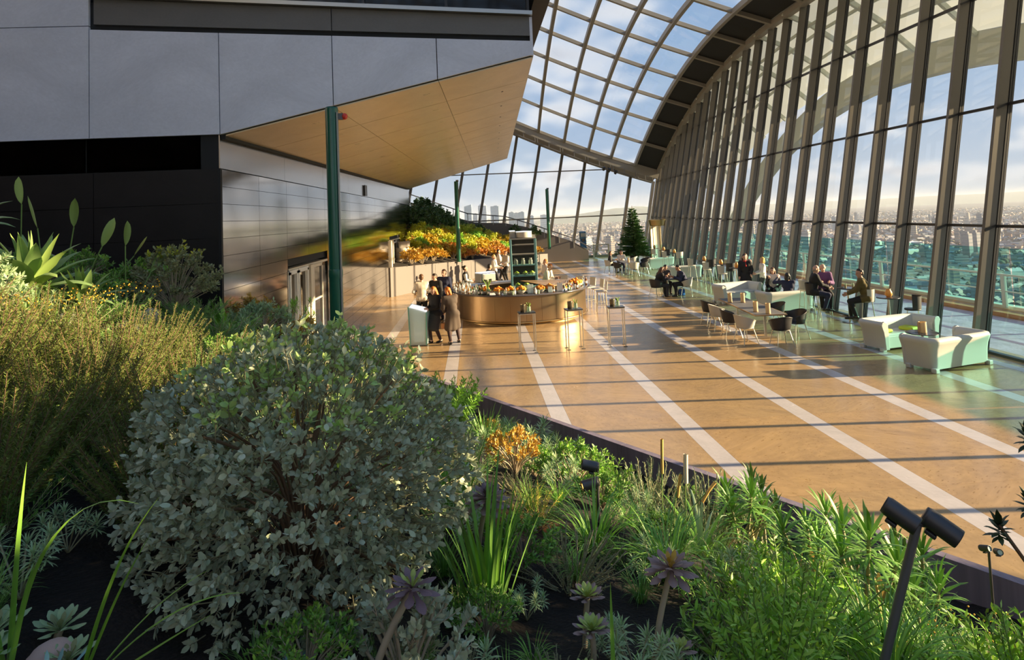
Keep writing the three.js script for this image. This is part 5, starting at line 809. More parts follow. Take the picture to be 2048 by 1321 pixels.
// aeonium: spoon leaves in a flat rosette on a thick stem
function rosette(name, o) {
  const g = proto(name), r = rng(o.seed), leaf = blade(o.R, o.R * .34, .35, .35, 6, spoon), top = V(o.lean || 0, o.h, 0); part('stem', tube([[0, 0, 0], [(o.lean || 0) * .3, o.h * .5, .01], top], o.stem || .012, 8, 7), o.stemMat || STEMP, g);
  for (let k = 0; k < o.n; k++) { const t = k / o.n, e = lerp(.15, o.droop || 1.45, pow(t, .75)), b = k * 2.3999, s = lerp(.38, 1, pow(t, .6)), m = mesh(leaf, t < o.core ? o.matIn : o.mat); m.name = 'leaf'; m.applyMatrix4(aim(top, V(cos(b) * sin(e), cos(e), sin(b) * sin(e)), 0, s)); g.add(m); }
  return g;
}
function agave(name, o) {
  const g = proto(name), r = rng(o.seed), kinds = [.35, .8, 1.2].map(b => blade(o.R, o.R * .26, b, .35, 8, t => t < .5 ? .55 + .9 * t : pow(max(0, 1 - (t - .5) / .5), .75)));
  for (let k = 0; k < o.n; k++) { const t = k / o.n, e = lerp(.1, 1.35, t), b = k * 2.3999, m = mesh(kinds[fl(t * 2.99)], k % 4 === 0 ? L.agaveY : L.agave); m.name = 'leaf'; m.applyMatrix4(aim(V(0, o.h * (1 - t * .5), 0), V(cos(b) * sin(e), cos(e), sin(b) * sin(e)), 0, .7 + .35 * t)); g.add(m); }
  if (o.dead) for (let k = 0; k < o.dead; k++) { const m = mesh(kinds[2], L.orange); m.name = 'withered_leaf'; const b = k * 1.9 + .4; m.applyMatrix4(aim(V(0, o.h * .35, 0), V(cos(b), -.35 - .5 * r(), sin(b)), 0, .38)); g.add(m); }
  part('stem', cyl(.07, .06, o.h, 0, o.h / 2, 0, 10), BARK, g); return g;
}

// ---- the great silver shrub in the middle
{
  const p = shellShrub('silver_shrub', { seed: 3, rx: .66, ry: .62, cy: .40, tufts: 2300, leaves: 11, twig: .07, leaf: .032, aspect: .52, low: -.8, single: 290, tipY: .78, eye: V(.25, .45, .86) });
  p.userData.category = 'shrub'; p.position.set(-.79, bedY(-.8, -2.8) - .02, -2.86); p.name = 'silver_shrub'; scene.add(p); tag(p, 'large round shrub with small silvery grey-green leaves filling the middle foreground', 'shrub');
  const q = shrub('grey_green_shrub', { seed: 14, r: .50, h: .92, branches: 70, twigs: 6, twig: .10, leaves: 12, leaf: .045, aspect: .5, mat: L.olive, tip: L.yellowG, tipAt: .9, single: 0, low: -.3, wood: .005 }); q.userData.category = 'shrub';
  plant(q, -4.05, -8.7, 0, 'olive-grey bushy shrub against the dark wall, left of its corner');
  const q2 = shrub('grey_green_shrub', { seed: 19, r: .22, h: .36, branches: 26, twigs: 5, twig: .06, leaves: 12, leaf: .03, aspect: .5, mat: L.silver, low: -.3 }); q2.userData.category = 'shrub';
  plant(q2, -.28, -2.12, .5, 'low silvery shrub under the leaning purple rosette');
}
// ---- rosemary
{
  const a = stemmy('rosemary', { seed: 5, stems: 85, r: .36, h: .80, flare: .18, per: 300, leaf: .030, aspect: .13, mat: L.rosemary, up: .75, from: .1, woodMat: BARK, stem: .0022 }), b = stemmy('rosemary', { seed: 6, stems: 75, r: .32, h: .72, flare: .24, per: 300, leaf: .032, aspect: .13, mat: L.rosemary, up: .7, from: .1, woodMat: BARK, stem: .0022 });
  const T = [[-2.75, -3.25, 1.05, 'at the left edge of the picture'], [-2.15, -3.35, 1.0, 'left of the bare dark soil'], [-1.62, -3.5, .95, 'touching the silver shrub on its left'], [-3.0, -4.1, 1.05, 'behind the one at the left edge'], [-2.45, -4.3, 1.05, 'below the left pair of spotlights'], [-1.9, -4.45, 1.0, 'behind the silver shrub, left part'], [-1.35, -4.7, .9, 'behind the top of the silver shrub'], [-3.3, -5.0, .95, 'farthest to the left, below the agaves'], [-2.65, -5.3, .8, 'between the left spotlights and the olive-grey shrub'], [-2.05, -2.75, .9, 'nearest to the viewer, behind the long arching blade'], [-1.45, -3.05, .85, 'low on the left flank of the silver shrub'], [-2.95, -2.75, .95, 'lowest at the left edge of the picture'], [-2.35, -3.8, 1, 'in the middle of the rosemary'], [-1.85, -5.3, .85, 'behind the top left of the silver shrub'], [-3.6, -4.4, 1, 'farthest back at the left edge']];
  T.forEach(([x, z, s, w], i) => { const g = plant(i % 2 ? b : a, x, z, i * 1.3, 'tall dusky rosemary bush ' + w, 'rosemary bushes on the left', s); g.userData.category = 'bush'; });
}
// ---- agaves and paddle leaves on the left bank
{
  const a = agave('agave', { seed: 2, R: .74, n: 32, h: .30, dead: 6 }), b = agave('agave', { seed: 3, R: .5, n: 22, h: .22, dead: 0 }), c = agave('agave', { seed: 4, R: .34, n: 16, h: .12, dead: 0 });
  plant(a, -4.75, -7.0, .4, 'large broad-leaved agave with withered orange lower leaves on the left bank'); plant(a, -5.9, -7.35, 2, 'large agave cut by the left edge of the picture, above the rosemary', null, 1.05, .25); plant(b, -4.28, -7.1, 1.2, 'smaller bright green agave right of the large one'); plant(c, -4.2, -6.15, .7, 'small yellow-green agave below the large one');
  const paddle = (h, l, bend, tilt, seed) => { const g = proto('paddle_plant'); part('stem', tube([[0, 0, 0], [sin(tilt) * h * .4, h * .5, 0], [sin(tilt) * h, h, 0]], .008, 6, 5), STEMG, g); const m = mesh(blade(l, l * .3, bend, .5, 7, oval), L.agaveY); m.name = 'leaf'; m.applyMatrix4(aim(V(sin(tilt) * h, h, 0), V(sin(tilt) * 1.2, 1, .1), seed)); g.add(m); return g; };
  [[-5.55, -8.0, .95, .34, .1, .02, 'tallest of those over the agave, second from the left'], [-5.35, -8.1, .72, .42, .3, -.1, 'just right of the tallest upright one'], [-5.15, -8.2, .80, .38, .5, .12, 'with its broad blade turned sideways above the agave'], [-5.0, -8.3, .60, .40, .4, .35, 'leaning right, above the centre of the agave'], [-4.8, -8.4, .55, .30, .4, .7, 'leaning far right over the edging stones'], [-4.42, -8.2, .78, .32, .1, 0, 'standing alone left of the olive-grey shrub'], [-4.3, -8.2, .45, .34, .5, .7, 'bent right at the foot of the lone upright one']].forEach(([x, z, h, l, b, t, w], i) => { const p = paddle(h, l, b, t, i * .7); const g = plant(p, x, z, i * .3 - .4, 'upright paddle leaf, ' + w, 'paddle leaves on the left bank'); });
}
// ---- prototypes for the rest of the bed
const K = {
  yellowBush: shrub('yellow_bush', { seed: 31, r: .26, h: .42, branches: 34, twigs: 5, twig: .07, leaves: 10, leaf: .035, aspect: .4, mat: L.ochre, low: -.1 }),
  greenBush: shrub('green_bush', { seed: 32, r: .30, h: .40, branches: 36, twigs: 5, twig: .08, leaves: 11, leaf: .04, aspect: .35, mat: L.green, tip: L.bright, low: -.1 }),
  paleBush: shrub('pale_bush', { seed: 33, r: .32, h: .36, branches: 36, twigs: 5, twig: .08, leaves: 11, leaf: .045, aspect: .3, mat: L.pale, low: -.1 }),
  spurge: tufted('spurge', { seed: 34, heads: 16, r: .42, h: .62, per: 30, leaf: .10, aspect: .12, mat: L.bright, stem: .006, woodMat: STEMP }),
  spike: clump('dracaena', { seed: 35, n: 22, L: .48, w: .055, bend: .5, spread: 1.1, base: .02, mat: L.bright, mat2: L.green, mix: .4, single: true, prof: lance }),
  echium: tufted('echium', { seed: 36, heads: 4, r: .14, h: .44, per: 46, leaf: .13, aspect: .12, mat: L.green, stem: .008, dead: true }),
  echium2: tufted('echium', { seed: 37, heads: 7, r: .22, h: .36, per: 44, leaf: .095, aspect: .13, mat: L.pale, stem: .007 }),
  echiumDark: tufted('echium', { seed: 38, heads: 3, r: .10, h: .62, per: 60, leaf: .10, aspect: .14, mat: L.deep, stem: .009, droop: 2 }),
  grass: clump('grass_tuft', { seed: 39, n: 90, L: .40, w: .009, bend: 1.5, spread: .7, base: .05, mat: L.grass }),
  fineGrass: clump('grass_tuft', { seed: 40, n: 120, L: .46, w: .007, bend: 1.2, spread: .5, base: .08, mat: L.green }),
  strap: clump('strap_leaf_clump', { seed: 41, n: 26, L: .50, w: .03, bend: 1.4, spread: .8, base: .04, mat: L.grass, mat2: L.pale, mix: .4, single: true }),
  iris: clump('iris_clump', { seed: 42, n: 40, L: .66, w: .021, bend: .35, spread: .42, base: .10, mat: L.grass, mat2: L.green, mix: .5, single: true }),
  herb: stemmy('leafy_herb', { seed: 43, stems: 40, r: .26, h: .48, flare: .14, per: 40, leaf: .066, aspect: .27, mat: L.bright, up: .7, from: .2, woodMat: STEMG }),
  heather: stemmy('heather', { seed: 44, stems: 50, r: .20, h: .26, flare: .08, per: 60, leaf: .018, aspect: .2, mat: L.olive, up: .9 }),
  lavender: stemmy('lavender', { seed: 45, stems: 70, r: .26, h: .50, flare: .10, per: 60, leaf: .035, aspect: .1, mat: L.pale, up: 1.6 }),
  feather: stemmy('feathery_plant', { seed: 46, stems: 46, r: .30, h: .40, flare: .2, per: 50, leaf: .06, aspect: .1, mat: L.green, up: 1 }),
  flowering: stemmy('flowering_bush', { seed: 47, stems: 40, r: .26, h: .36, flare: .12, per: 40, leaf: .03, aspect: .35, mat: L.green, up: .6, bloom: std([.75, .38, .03], .6), bloomN: 90, bloomR: .0065 }),
  senecio: clump('blue_chalk_sticks', { seed: 48, n: 34, L: .17, w: .015, bend: .25, spread: 1.0, base: .02, mat: L.blue, mat2: L.blue, single: true, prof: t => t < .85 ? 1 : sqrt(max(0, 1 - pow((t - .85) / .15, 2))) }),
  succulent: rosette('felted_rosette', { seed: 49, R: .10, n: 22, h: .03, mat: L.pale, matIn: L.olive, core: .3, droop: 1.25 }),
};
for (const k in K) K[k].userData.category = k.toLowerCase().includes('bush') ? 'bush' : k.toLowerCase().includes('grass') ? 'grass' : 'plant';
// bank below the polished wall
plant(K.yellowBush, -3.55, -10.1, 0, 'rounded golden bush at the foot of the polished wall, right of its corner', null, 1.15); plant(K.spurge, -2.98, -10.2, 1, 'branching spurge with feathery green heads in front of the near door'); plant(K.yellowBush, -2.62, -9.5, 2, 'golden orange bush just left of the near green pole', null, 1.1); plant(K.paleBush, -3.1, -9.3, 1, 'pale green low bush below the feathery spurge', null, 1.2);
plant(K.spike, -3.25, -8.4, .4, 'spiky bright green dracaena above the silver shrub', null, 1.15); plant(K.spike, -2.75, -8.2, 2.1, 'spiky dracaena leaning right of the first one, above the silver shrub', null, .9); plant(K.iris, -2.5, -10.3, 1, 'dark upright iris clump between the golden bush and the near green pole', null, .7);
plant(K.flowering, -3.9, -7.0, 1, 'low bush dotted with orange flowers right of the small agave', null, 1.3); plant(K.flowering, -3.75, -5.9, 2, 'bush with yellow-orange flowers beside the left spotlights', null, 1.1); plant(K.paleBush, -5.1, -6.6, 1, 'grey-green bush at the left edge under the agave', null, 1.3); plant(K.paleBush, -4.3, -5.6, 2, 'grey-green bush at the left edge above the rosemary', null, 1.2); plant(K.flowering, -3.9, -5.1, 2.4, 'bush with orange flowers at the left edge above the rosemary', null, 1);
plant(K.feather, -3.55, -8.1, 1, 'feathery green plant right below the olive-grey shrub', null, 1.1); plant(K.feather, -3.0, -7.4, 2, 'feathery green plant above the rosemary, left of the dracaena', null, 1.2); plant(K.paleBush, -2.4, -7.2, 1, 'pale bush between the dracaena and the silver shrub', null, 1); plant(K.greenBush, -4.8, -9.4, 1, 'mossy dark green bush on the edging stones behind the large agave', null, 1.4); plant(K.greenBush, -5.6, -9.2, 2, 'dark green bush behind the paddle leaves', null, 1.2);
plant(K.greenBush, -2.1, -9.2, .3, 'dark leafy bush at the foot of the near green pole', null, .9); plant(K.iris, -1.75, -9.3, .4, 'iris clump right of the foot of the near green pole', null, .75); plant(K.grass, -2.0, -10.9, .4, 'grass tuft right behind the near green pole', null, 1.1); plant(K.grass, -1.55, -11.3, .8, 'grass tuft on the kerb right of the near green pole', null, 1.3); plant(K.fineGrass, -1.3, -10.2, 1.5, 'fine grass above the right shoulder of the silver shrub', null, 1.1); plant(K.feather, -1.75, -7.6, .2, 'feathery plant behind the right top of the silver shrub', null, 1.2); plant(K.iris, -2.2, -6.1, .2, 'iris clump directly behind the top of the silver shrub', null, .8); plant(K.greenBush, -1.2, -8.2, 1.2, 'green bush above the right shoulder of the silver shrub', null, 1.1);
// along the kerb, from the far end towards the viewer
plant(K.greenBush, -.75, -9.6, 1, 'leafy green bush overhanging the kerb, farthest from the viewer', null, 1.1); plant(K.herb, -.55, -8.3, 1, 'bright leafy herb right of the silver shrub, near the kerb', null, 1.1); plant(K.yellowBush, .12, -10.0, 1, 'small yellow-green bush on the kerb beside the first floor stripe', null, .9); plant(K.herb, -.35, -6.9, 2, 'bright leafy herb right beside the silver shrub', null, 1.15); plant(K.fineGrass, -.55, -5.6, 2, 'fine upright grass along the right side of the silver shrub', null, 1.2); plant(K.feather, .25, -8.2, 1, 'feathery plant below the small yellow-green bush on the kerb', null, 1);
plant(K.echium2, .45, -7.3, 1, 'pale tufted echium in the middle of the bed', null, 1.25); plant(K.echium2, .95, -7.2, 2.3, 'pale tufted echium on the right in the middle of the bed', null, 1.1); plant(K.echium2, .55, -6.2, 3.3, 'pale tufted echium below the other two', null, 1.0); plant(K.herb, 1.1, -6.3, .5, 'leafy herb left of the middle spotlight', null, .95); plant(K.iris, 1.55, -7.2, .5, 'iris clump against the kerb above the middle spotlight', null, .62); plant(K.yellowBush, .25, -5.2, 2.2, 'yellow-orange bush above the large purple rosette', null, .85); plant(K.greenBush, .75, -5.3, 2, 'dark green bush right of the yellow-orange one', null, .9); plant(K.iris, .02, -6.4, 2.1, 'iris clump with one broad upright leaf beside the silver shrub', null, .65);
plant(K.lavender, 1.55, -6.1, 1, 'pale lavender bush right of the middle spotlight', null, 1.3); plant(K.lavender, 1.95, -5.6, 2, 'pale lavender bush against the kerb, beside the strap-leaved clump', null, 1.5); plant(K.strap, 1.55, -4.6, 1, 'clump of arching pale-edged strap leaves in the middle of the bed', null, 1.1); plant(K.echium, 2.2, -5.4, 1, 'tufted echium with a dead yellow leaf, next to the strap-leaved clump', null, 1.5); plant(K.echiumDark, 2.55, -5.75, 1, 'tall dark tufted echium standing out against the pale floor', null, 1.55); plant(K.echium, 2.55, -4.9, 2.2, 'tufted echium in the gap before the kerb, fourth floor stripe behind it', null, 1.6); plant(K.echiumDark, 3.05, -5.25, 2, 'short dark tufted echium at the kerb, below the shadow bar', null, 1.35); plant(K.echium, 2.35, -3.95, .6, 'large drooping green echium in front of the kerb', null, 1.6); plant(K.echium, 3.1, -4.45, 3, 'tufted echium with drooping leaves right of the large one', null, 1.55); plant(K.echiumDark, 3.35, -4.95, .7, 'dark echium at the kerb, right of the others', null, 1.35);
// middle and near rows
plant(K.iris, -.02, -2.95, 1, 'tall iris clump rising right of the silver shrub'); plant(K.iris, -.22, -3.6, 2, 'second iris clump behind the tall one, against the silver shrub', null, .95); plant(K.grass, .62, -3.7, 1, 'arching grass tuft left of the upright flower stalks', null, 1.15); plant(K.grass, 1.0, -3.55, 2, 'arching grass tuft below the upright flower stalks', null, 1.2); plant(K.heather, .42, -3.25, 1, 'brownish heather below the left arching grass', null, 1.05); plant(K.heather, 1.05, -2.75, 2, 'brownish heather behind the rosette with tall stem', null, .9); plant(K.feather, 1.35, -3.4, 2, 'feathery plant between the grass and the strap leaves', null, .8); plant(K.herb, 1.15, -2.6, 3, 'bright green herb with starry leaves in the right foreground', null, .95); plant(K.herb, 1.42, -3.0, 4, 'bright green herb behind the starry-leaved one', null, 1.0); plant(K.herb, 1.75, -3.5, 5, 'bright green herb below the large drooping echium', null, .9); plant(K.grass, 1.72, -2.75, 1, 'thick grass tuft left of the twin spotlight pole', null, 1.25); plant(K.fineGrass, 1.95, -3.1, 2, 'fine tall grass behind the twin spotlight pole', null, 1.05); plant(K.grass, 2.25, -3.3, 3, 'grass tuft right of the twin spotlight pole', null, 1.2); plant(K.grass, 1.3, -2.15, 4, 'grass tuft at the bottom edge, right of the large rosette', null, .8); plant(K.heather, 1.62, -3.15, 5, 'brown heather between the herbs and the thick grass', null, 1); plant(K.heather, 1.9, -2.35, 5, 'brown heather at the foot of the twin spotlight pole', null, 1);
plant(K.herb, 2.35, -2.75, 1, 'bright leafy herb right of the twin spotlight pole', null, 1.05); plant(K.herb, 2.7, -2.95, 2, 'bright leafy herb near the right edge of the picture', null, 1.1); plant(K.herb, 2.2, -2.25, 3, 'bright leafy herb in the bottom right corner', null, 1); plant(K.flowering, 2.9, -3.6, 3, 'herb with orange flowers below the small chrome lamp', null, .9); plant(K.grass, 2.75, -3.9, 4, 'grass tuft along the kerb right of the twin spotlights', null, 1.1); plant(K.grass, 3.3, -4.1, 5, 'grass tuft along the kerb under the chrome lamp', null, 1.0); plant(K.lavender, 3.35, -3.75, 5, 'small lavender at the right edge before the kerb', null, .8); plant(K.fineGrass, 2.75, -4.4, 5, 'tall fine grass with one long spear against the floor', null, 1.15);
plant(K.senecio, .13, -2.18, 1, 'blue-green chalk sticks in the bottom middle', null, 1.2); plant(K.senecio, -.62, -2.06, 2, 'blue-green chalk sticks in front of the silver shrub'); plant(K.senecio, -1.28, -1.95, 3, 'blue-green chalk sticks left of the silver shrub at the bottom edge', null, .8);
{ // rosettes on stems
  const R = (seed, Rr, n, h, mat, inn, core, lean, droop) => { const p = rosette('aeonium', { seed, R: Rr, n, h, mat, matIn: inn, core, lean, droop }); p.userData.category = 'succulent'; return p; };
  plant(R(1, .13, 46, .34, L.purpleTip, L.purple, .2, .06, 1.9), -.05, -3.25, 0, 'large mauve rosette on a tall stem in front of the iris'); plant(R(2, .10, 26, .42, L.purple, L.aeoGreen, .22, .16, 2.0), -.40, -2.05, 0, 'dark purple rosette with a yellow heart on a leaning stem'); plant(R(3, .12, 34, .40, L.purpleTip, L.ochre, .2, .10, 1.9), .64, -2.55, .2, 'brownish purple rosette on a tall pale stem, right of the middle'); plant(R(4, .085, 32, .20, L.purpleTip, L.aeoGreen, .55, .02, 1.35), .40, -2.75, 0, 'green-hearted rosette, upper left of the small group'); plant(R(5, .085, 34, .16, L.purpleTip, L.aeoGreen, .6, .02, 1.35), .385, -2.5, 1, 'green-hearted rosette in the middle of the small group'); plant(R(6, .07, 26, .10, L.aeoGreen, L.aeoGreen, .8, 0, 1.2), .335, -2.33, 2, 'small plain green rosette at the bottom of the small group'); plant(R(7, .07, 26, .16, L.purpleTip, L.aeoGreen, .55, 0, 1.35), .72, -2.45, 3, 'small green-hearted rosette right of the tall pale stem'); plant(R(8, .12, 34, .17, L.purple, L.aeoGreen, .6, .0, 1.4), .95, -2.12, 1, 'largest green rosette with purple outer leaves at the bottom edge'); plant(R(9, .06, 24, .12, L.purpleTip, L.aeoGreen, .5, 0, 1.35), .44, -2.30, 2, 'small purple-edged rosette beside the plain green one');
  for (const [x, z, s, w] of [[-1.55, -2.12, 1.1, 'at the far left'], [-1.40, -2.2, 1, 'behind the pink stone'], [-1.30, -2.08, .9, 'right of the pink stone'], [-1.48, -2.0, 1.1, 'in front of the pink stone']]) { const g = plant(K.succulent, x, z, x * 9, 'felted pale-leaved rosette in the bottom left corner, ' + w, 'felted rosettes in the bottom left', s); g.userData.category = 'succulent'; }
  const st = (x, z, r, m, l, ry) => { const g = thing('stone', l, 'stone', [x, bedY(x, z) + r * .4, z], ry); const q = new THREE.IcosahedronGeometry(r, 3), p = q.attributes.position; for (let i = 0; i < p.count; i++) { const k = 1 + (noise3(p.getX(i) * 3 / r * .4 + 9, p.getY(i) * 3 / r * .4, p.getZ(i) * 3 / r * .4) - .5) * .5; p.setXYZ(i, p.getX(i) * k * 1.3, p.getY(i) * k * .75, p.getZ(i) * k); } const mm = mergeVertices(q.deleteAttribute('normal').deleteAttribute('uv')); mm.computeVertexNormals(); part('rock', mm, m, g); };
  st(-1.36, -2.1, .05, std([.52, .36, .31], .9), 'pinkish stone among the felted rosettes', 0); st(-1.27, -1.98, .045, std([.36, .38, .22], .8), 'greenish rounded stone at the bottom edge', 1); st(-3.9, -7.6, .16, std([.50, .40, .28], .9), 'pale stone right of the smaller agave', 1); st(-4.05, -6.5, .13, std([.45, .36, .30], .9), 'grey stone below the withered agave leaves', 2); st(-1.55, -5.6, .2, std([.40, .27, .15], .9), 'brown rounded stone half hidden behind the silver shrub', 1);
}
{ // big single blades close to the lens
  const C1 = (x, z, list, label, mat = L.grass) => { const g = thing('strap_leaf_clump', label, 'plant', [x, bedY(x, z), z]); for (const [a, e, len, w, bend] of list) { const m = mesh(blade(len, w, bend, .35, 12, t => t < .1 ? .8 + 2 * t : pow(1 - pow(t, 2.4), .8)), mat); m.name = 'leaf'; m.applyMatrix4(new THREE.Matrix4().makeRotationY(a).multiply(new THREE.Matrix4().makeRotationX(e))); g.add(m); } };
  C1(-1.42, -2.0, [[1.5, .06, .62, .026, .1], [1.3, .22, .78, .022, 1.75], [1.2, .25, .36, .02, .2], [-1.4, .5, .4, .018, .5], [-1.6, .2, .7, .02, 1.4], [1.9, -.5, .4, .016, .1]], 'strap-leaved clump with one long arching blade, lower left');
  C1(-1.22, -1.98, [[1.35, .42, .56, .02, .25], [1.4, .72, .58, .024, .45], [1.5, .80, .60, .02, .9], [1.55, 1.05, .46, .022, .1], [1.2, .35, .7, .018, .5]], 'strap-leaved clump fanning right over the bare soil, lower left');
  C1(.30, -1.92, [[-1.5, .85, .40, .022, .35], [-1.2, .5, .3, .014, .4]], 'thick blade leaning left across the bottom middle');
  C1(.62, -1.98, [[1.2, .10, .52, .022, .1], [-.6, .05, .34, .018, .1], [1.5, .55, .62, .03, .55], [1.45, .75, .6, .028, .9], [1.6, .9, .36, .018, .3]], 'fan of broad green blades at the bottom, right of the middle');
  C1(.42, -2.25, [[.3, .02, .48, .02, .05], [1.4, .3, .3, .01, .3]], 'single upright green blade with a brown tip among the small rosettes');
  C1(-.36, -1.9, [[0, .02, .34, .012, .05], [1.2, .08, .26, .014, .1], [-1.4, .9, .3, .014, .9]], 'thin upright blades at the bottom beside the leaning stem');
  const fl2 = thing('flower_stalks', 'upright dried orange flower stalks behind the arching grass', 'plant', [1.2, bedY(1.2, -4.3), -4.3]); [[0, .62, .02], [.07, .40, .06], [.14, .34, .2], [.16, .52, .02]].forEach(([x, h, t], i) => { part('stalk', tube([[x, 0, 0], [x + t * .3, h * .6, 0], [x + t, h, 0]], .004, 8, 5), STEMG, fl2); part('flower_spike', tube([[x + t * .7, h * .75, 0], [x + t, h, 0], [x + t * 1.2, h * 1.12, 0]], i === 3 ? .016 : .010, 6, 6), i === 3 ? std([.75, .66, .50], .7) : std([.70, .40, .10], .7), fl2); });
  const sp = thing('flower_stalks', 'lone dark flower spear standing in front of the pale floor on the right', 'plant', [2.62, bedY(2.62, -4.05), -4.05]); part('stalk', tube([[0, 0, 0], [.01, .4, 0], [.02, .74, 0]], .006, 8, 5), L.deep, sp); part('flower_spike', tube([[.012, .45, 0], [.02, .8, 0]], .010, 4, 5), L.deep, sp);
  const bk = thing('bark_piece', 'piece of orange-brown bark lying on the soil before the large echium', 'bark', [2.25, bedY(2.25, -3.5) + .08, -3.5], .5); part('slab', at(new RoundedBoxGeometry(.26, .05, .09, 3, .02), 0, 0, 0, .3, 0, -.25), std([.55, .26, .09], .9), bk); part('underside', at(new RoundedBoxGeometry(.22, .03, .07, 2, .01), 0, -.03, 0, .3, 0, -.25), BARK, bk);
}
// low cover so that the soil reads as a planted bed
{
  const r = rng(99), fill = [], kindsOf = ['heather', 'grass', 'feathery plants', 'bushes', 'small echiums', 'fine grass'], MARKS = [[-.8, -2.3, 'the silver shrub'], [-2.6, -3.0, 'the leftmost rosemary'], [-1.7, -3.3, 'the rosemary by the silver shrub'], [-2.5, -5.2, 'the left twin spotlights'], [-4.75, -6.6, 'the large agave'], [-4.0, -8.3, 'the olive-grey shrub'], [-2.29, -10.2, 'the near green pole'], [-3.2, -8.2, 'the spiky dracaena'], [.0, -2.9, 'the tall iris clump'], [-.05, -3.2, 'the large mauve rosette'], [.64, -2.5, 'the brownish purple rosette'], [.39, -2.45, 'the small green-hearted rosettes'], [.735, -4.1, 'the glowing spotlight'], [1.2, -4.3, 'the orange flower stalks'], [1.55, -4.5, 'the pale-edged strap leaves'], [1.6, -2.5, 'the slanting spotlight pole'], [2.35, -3.9, 'the large drooping echium'], [2.55, -5.7, 'the tall dark echium'], [3.4, -4.1, 'the chrome lamp'], [.25, -5.1, 'the yellow-orange bush'], [1.3, -2.5, 'the bright starry herb'], [.13, -2.1, 'the middle chalk sticks'], [-.7, -9.4, 'the farthest kerb bush'], [1.9, -5.5, 'the pale lavender'], [.95, -2.1, 'the largest rosette'], [.3, -8.2, 'the feathery plant by the kerb'], [2.4, -2.7, 'the herb right of the pole']], low = [K.heather, K.grass, K.feather, K.greenBush, K.echium2, K.fineGrass]; const names = ['low heather', 'short grass tuft', 'low feathery plant', 'low leafy green bush', 'small pale tufted echium', 'short fine grass'];
  const spots = []; for (let t = 0; t < 9000 && spots.length < 290; t++) {
    const z = -2.1 - 13.5 * pow(r(), 1.9), x = (-.82 + 1.75 * r()) * -z, s = bedS(x, z);
    if (s < .35 || x < -7.2 || (x < -4.05 && z < -10.3) || hypot(x + .8, z + 2.85) < .62 || (z > -2.7 && x < -.9 && x > -1.6)) continue;
    if (spots.some(([p, q]) => hypot(p - x, q - z) < .05 + .045 * -z)) continue;
    spots.push([x, z]); const k = fl(r() * 6), near = clamp((-z - 1.5) / 5, .25, 1);
    fill.push([k, plant(low[k], x, z, r() * 6, names[k], kindsOf[k] + ' filling the bed', (.5 + r() * .3) * lerp(.55, 1.15, near))]); }
  // a label for each: its kind, the nearest landmark, on which side of it, and its rank there
  const used = {}; for (const [k, g] of fill) {
    const [px, py] = seenAt(g.position), near = MARKS.map(([x, z, n]) => { const [mx, my] = seenAt(V(x, bedY(x, z), z)); return [hypot(px - mx, (py - my) * 1.6), px - mx, py - my, n]; }).sort((p, q) => p[0] - q[0]).slice(0, 3);
    let best; for (const [, dx, dy, n] of near) { const side = abs(dx) > abs(dy) * 1.6 ? (dx < 0 ? 'left of' : 'right of') : dy < 0 ? 'behind' : 'in front of', t = names[k] + ' ' + side + ' ' + n; if (!used[t]) { best = t; break; } best = best || t; }
    const c = used[best] = (used[best] || 0) + 1; g.userData.label = c > 1 ? best + ', ' + nth(c - 1) + ' such' : best; }
}
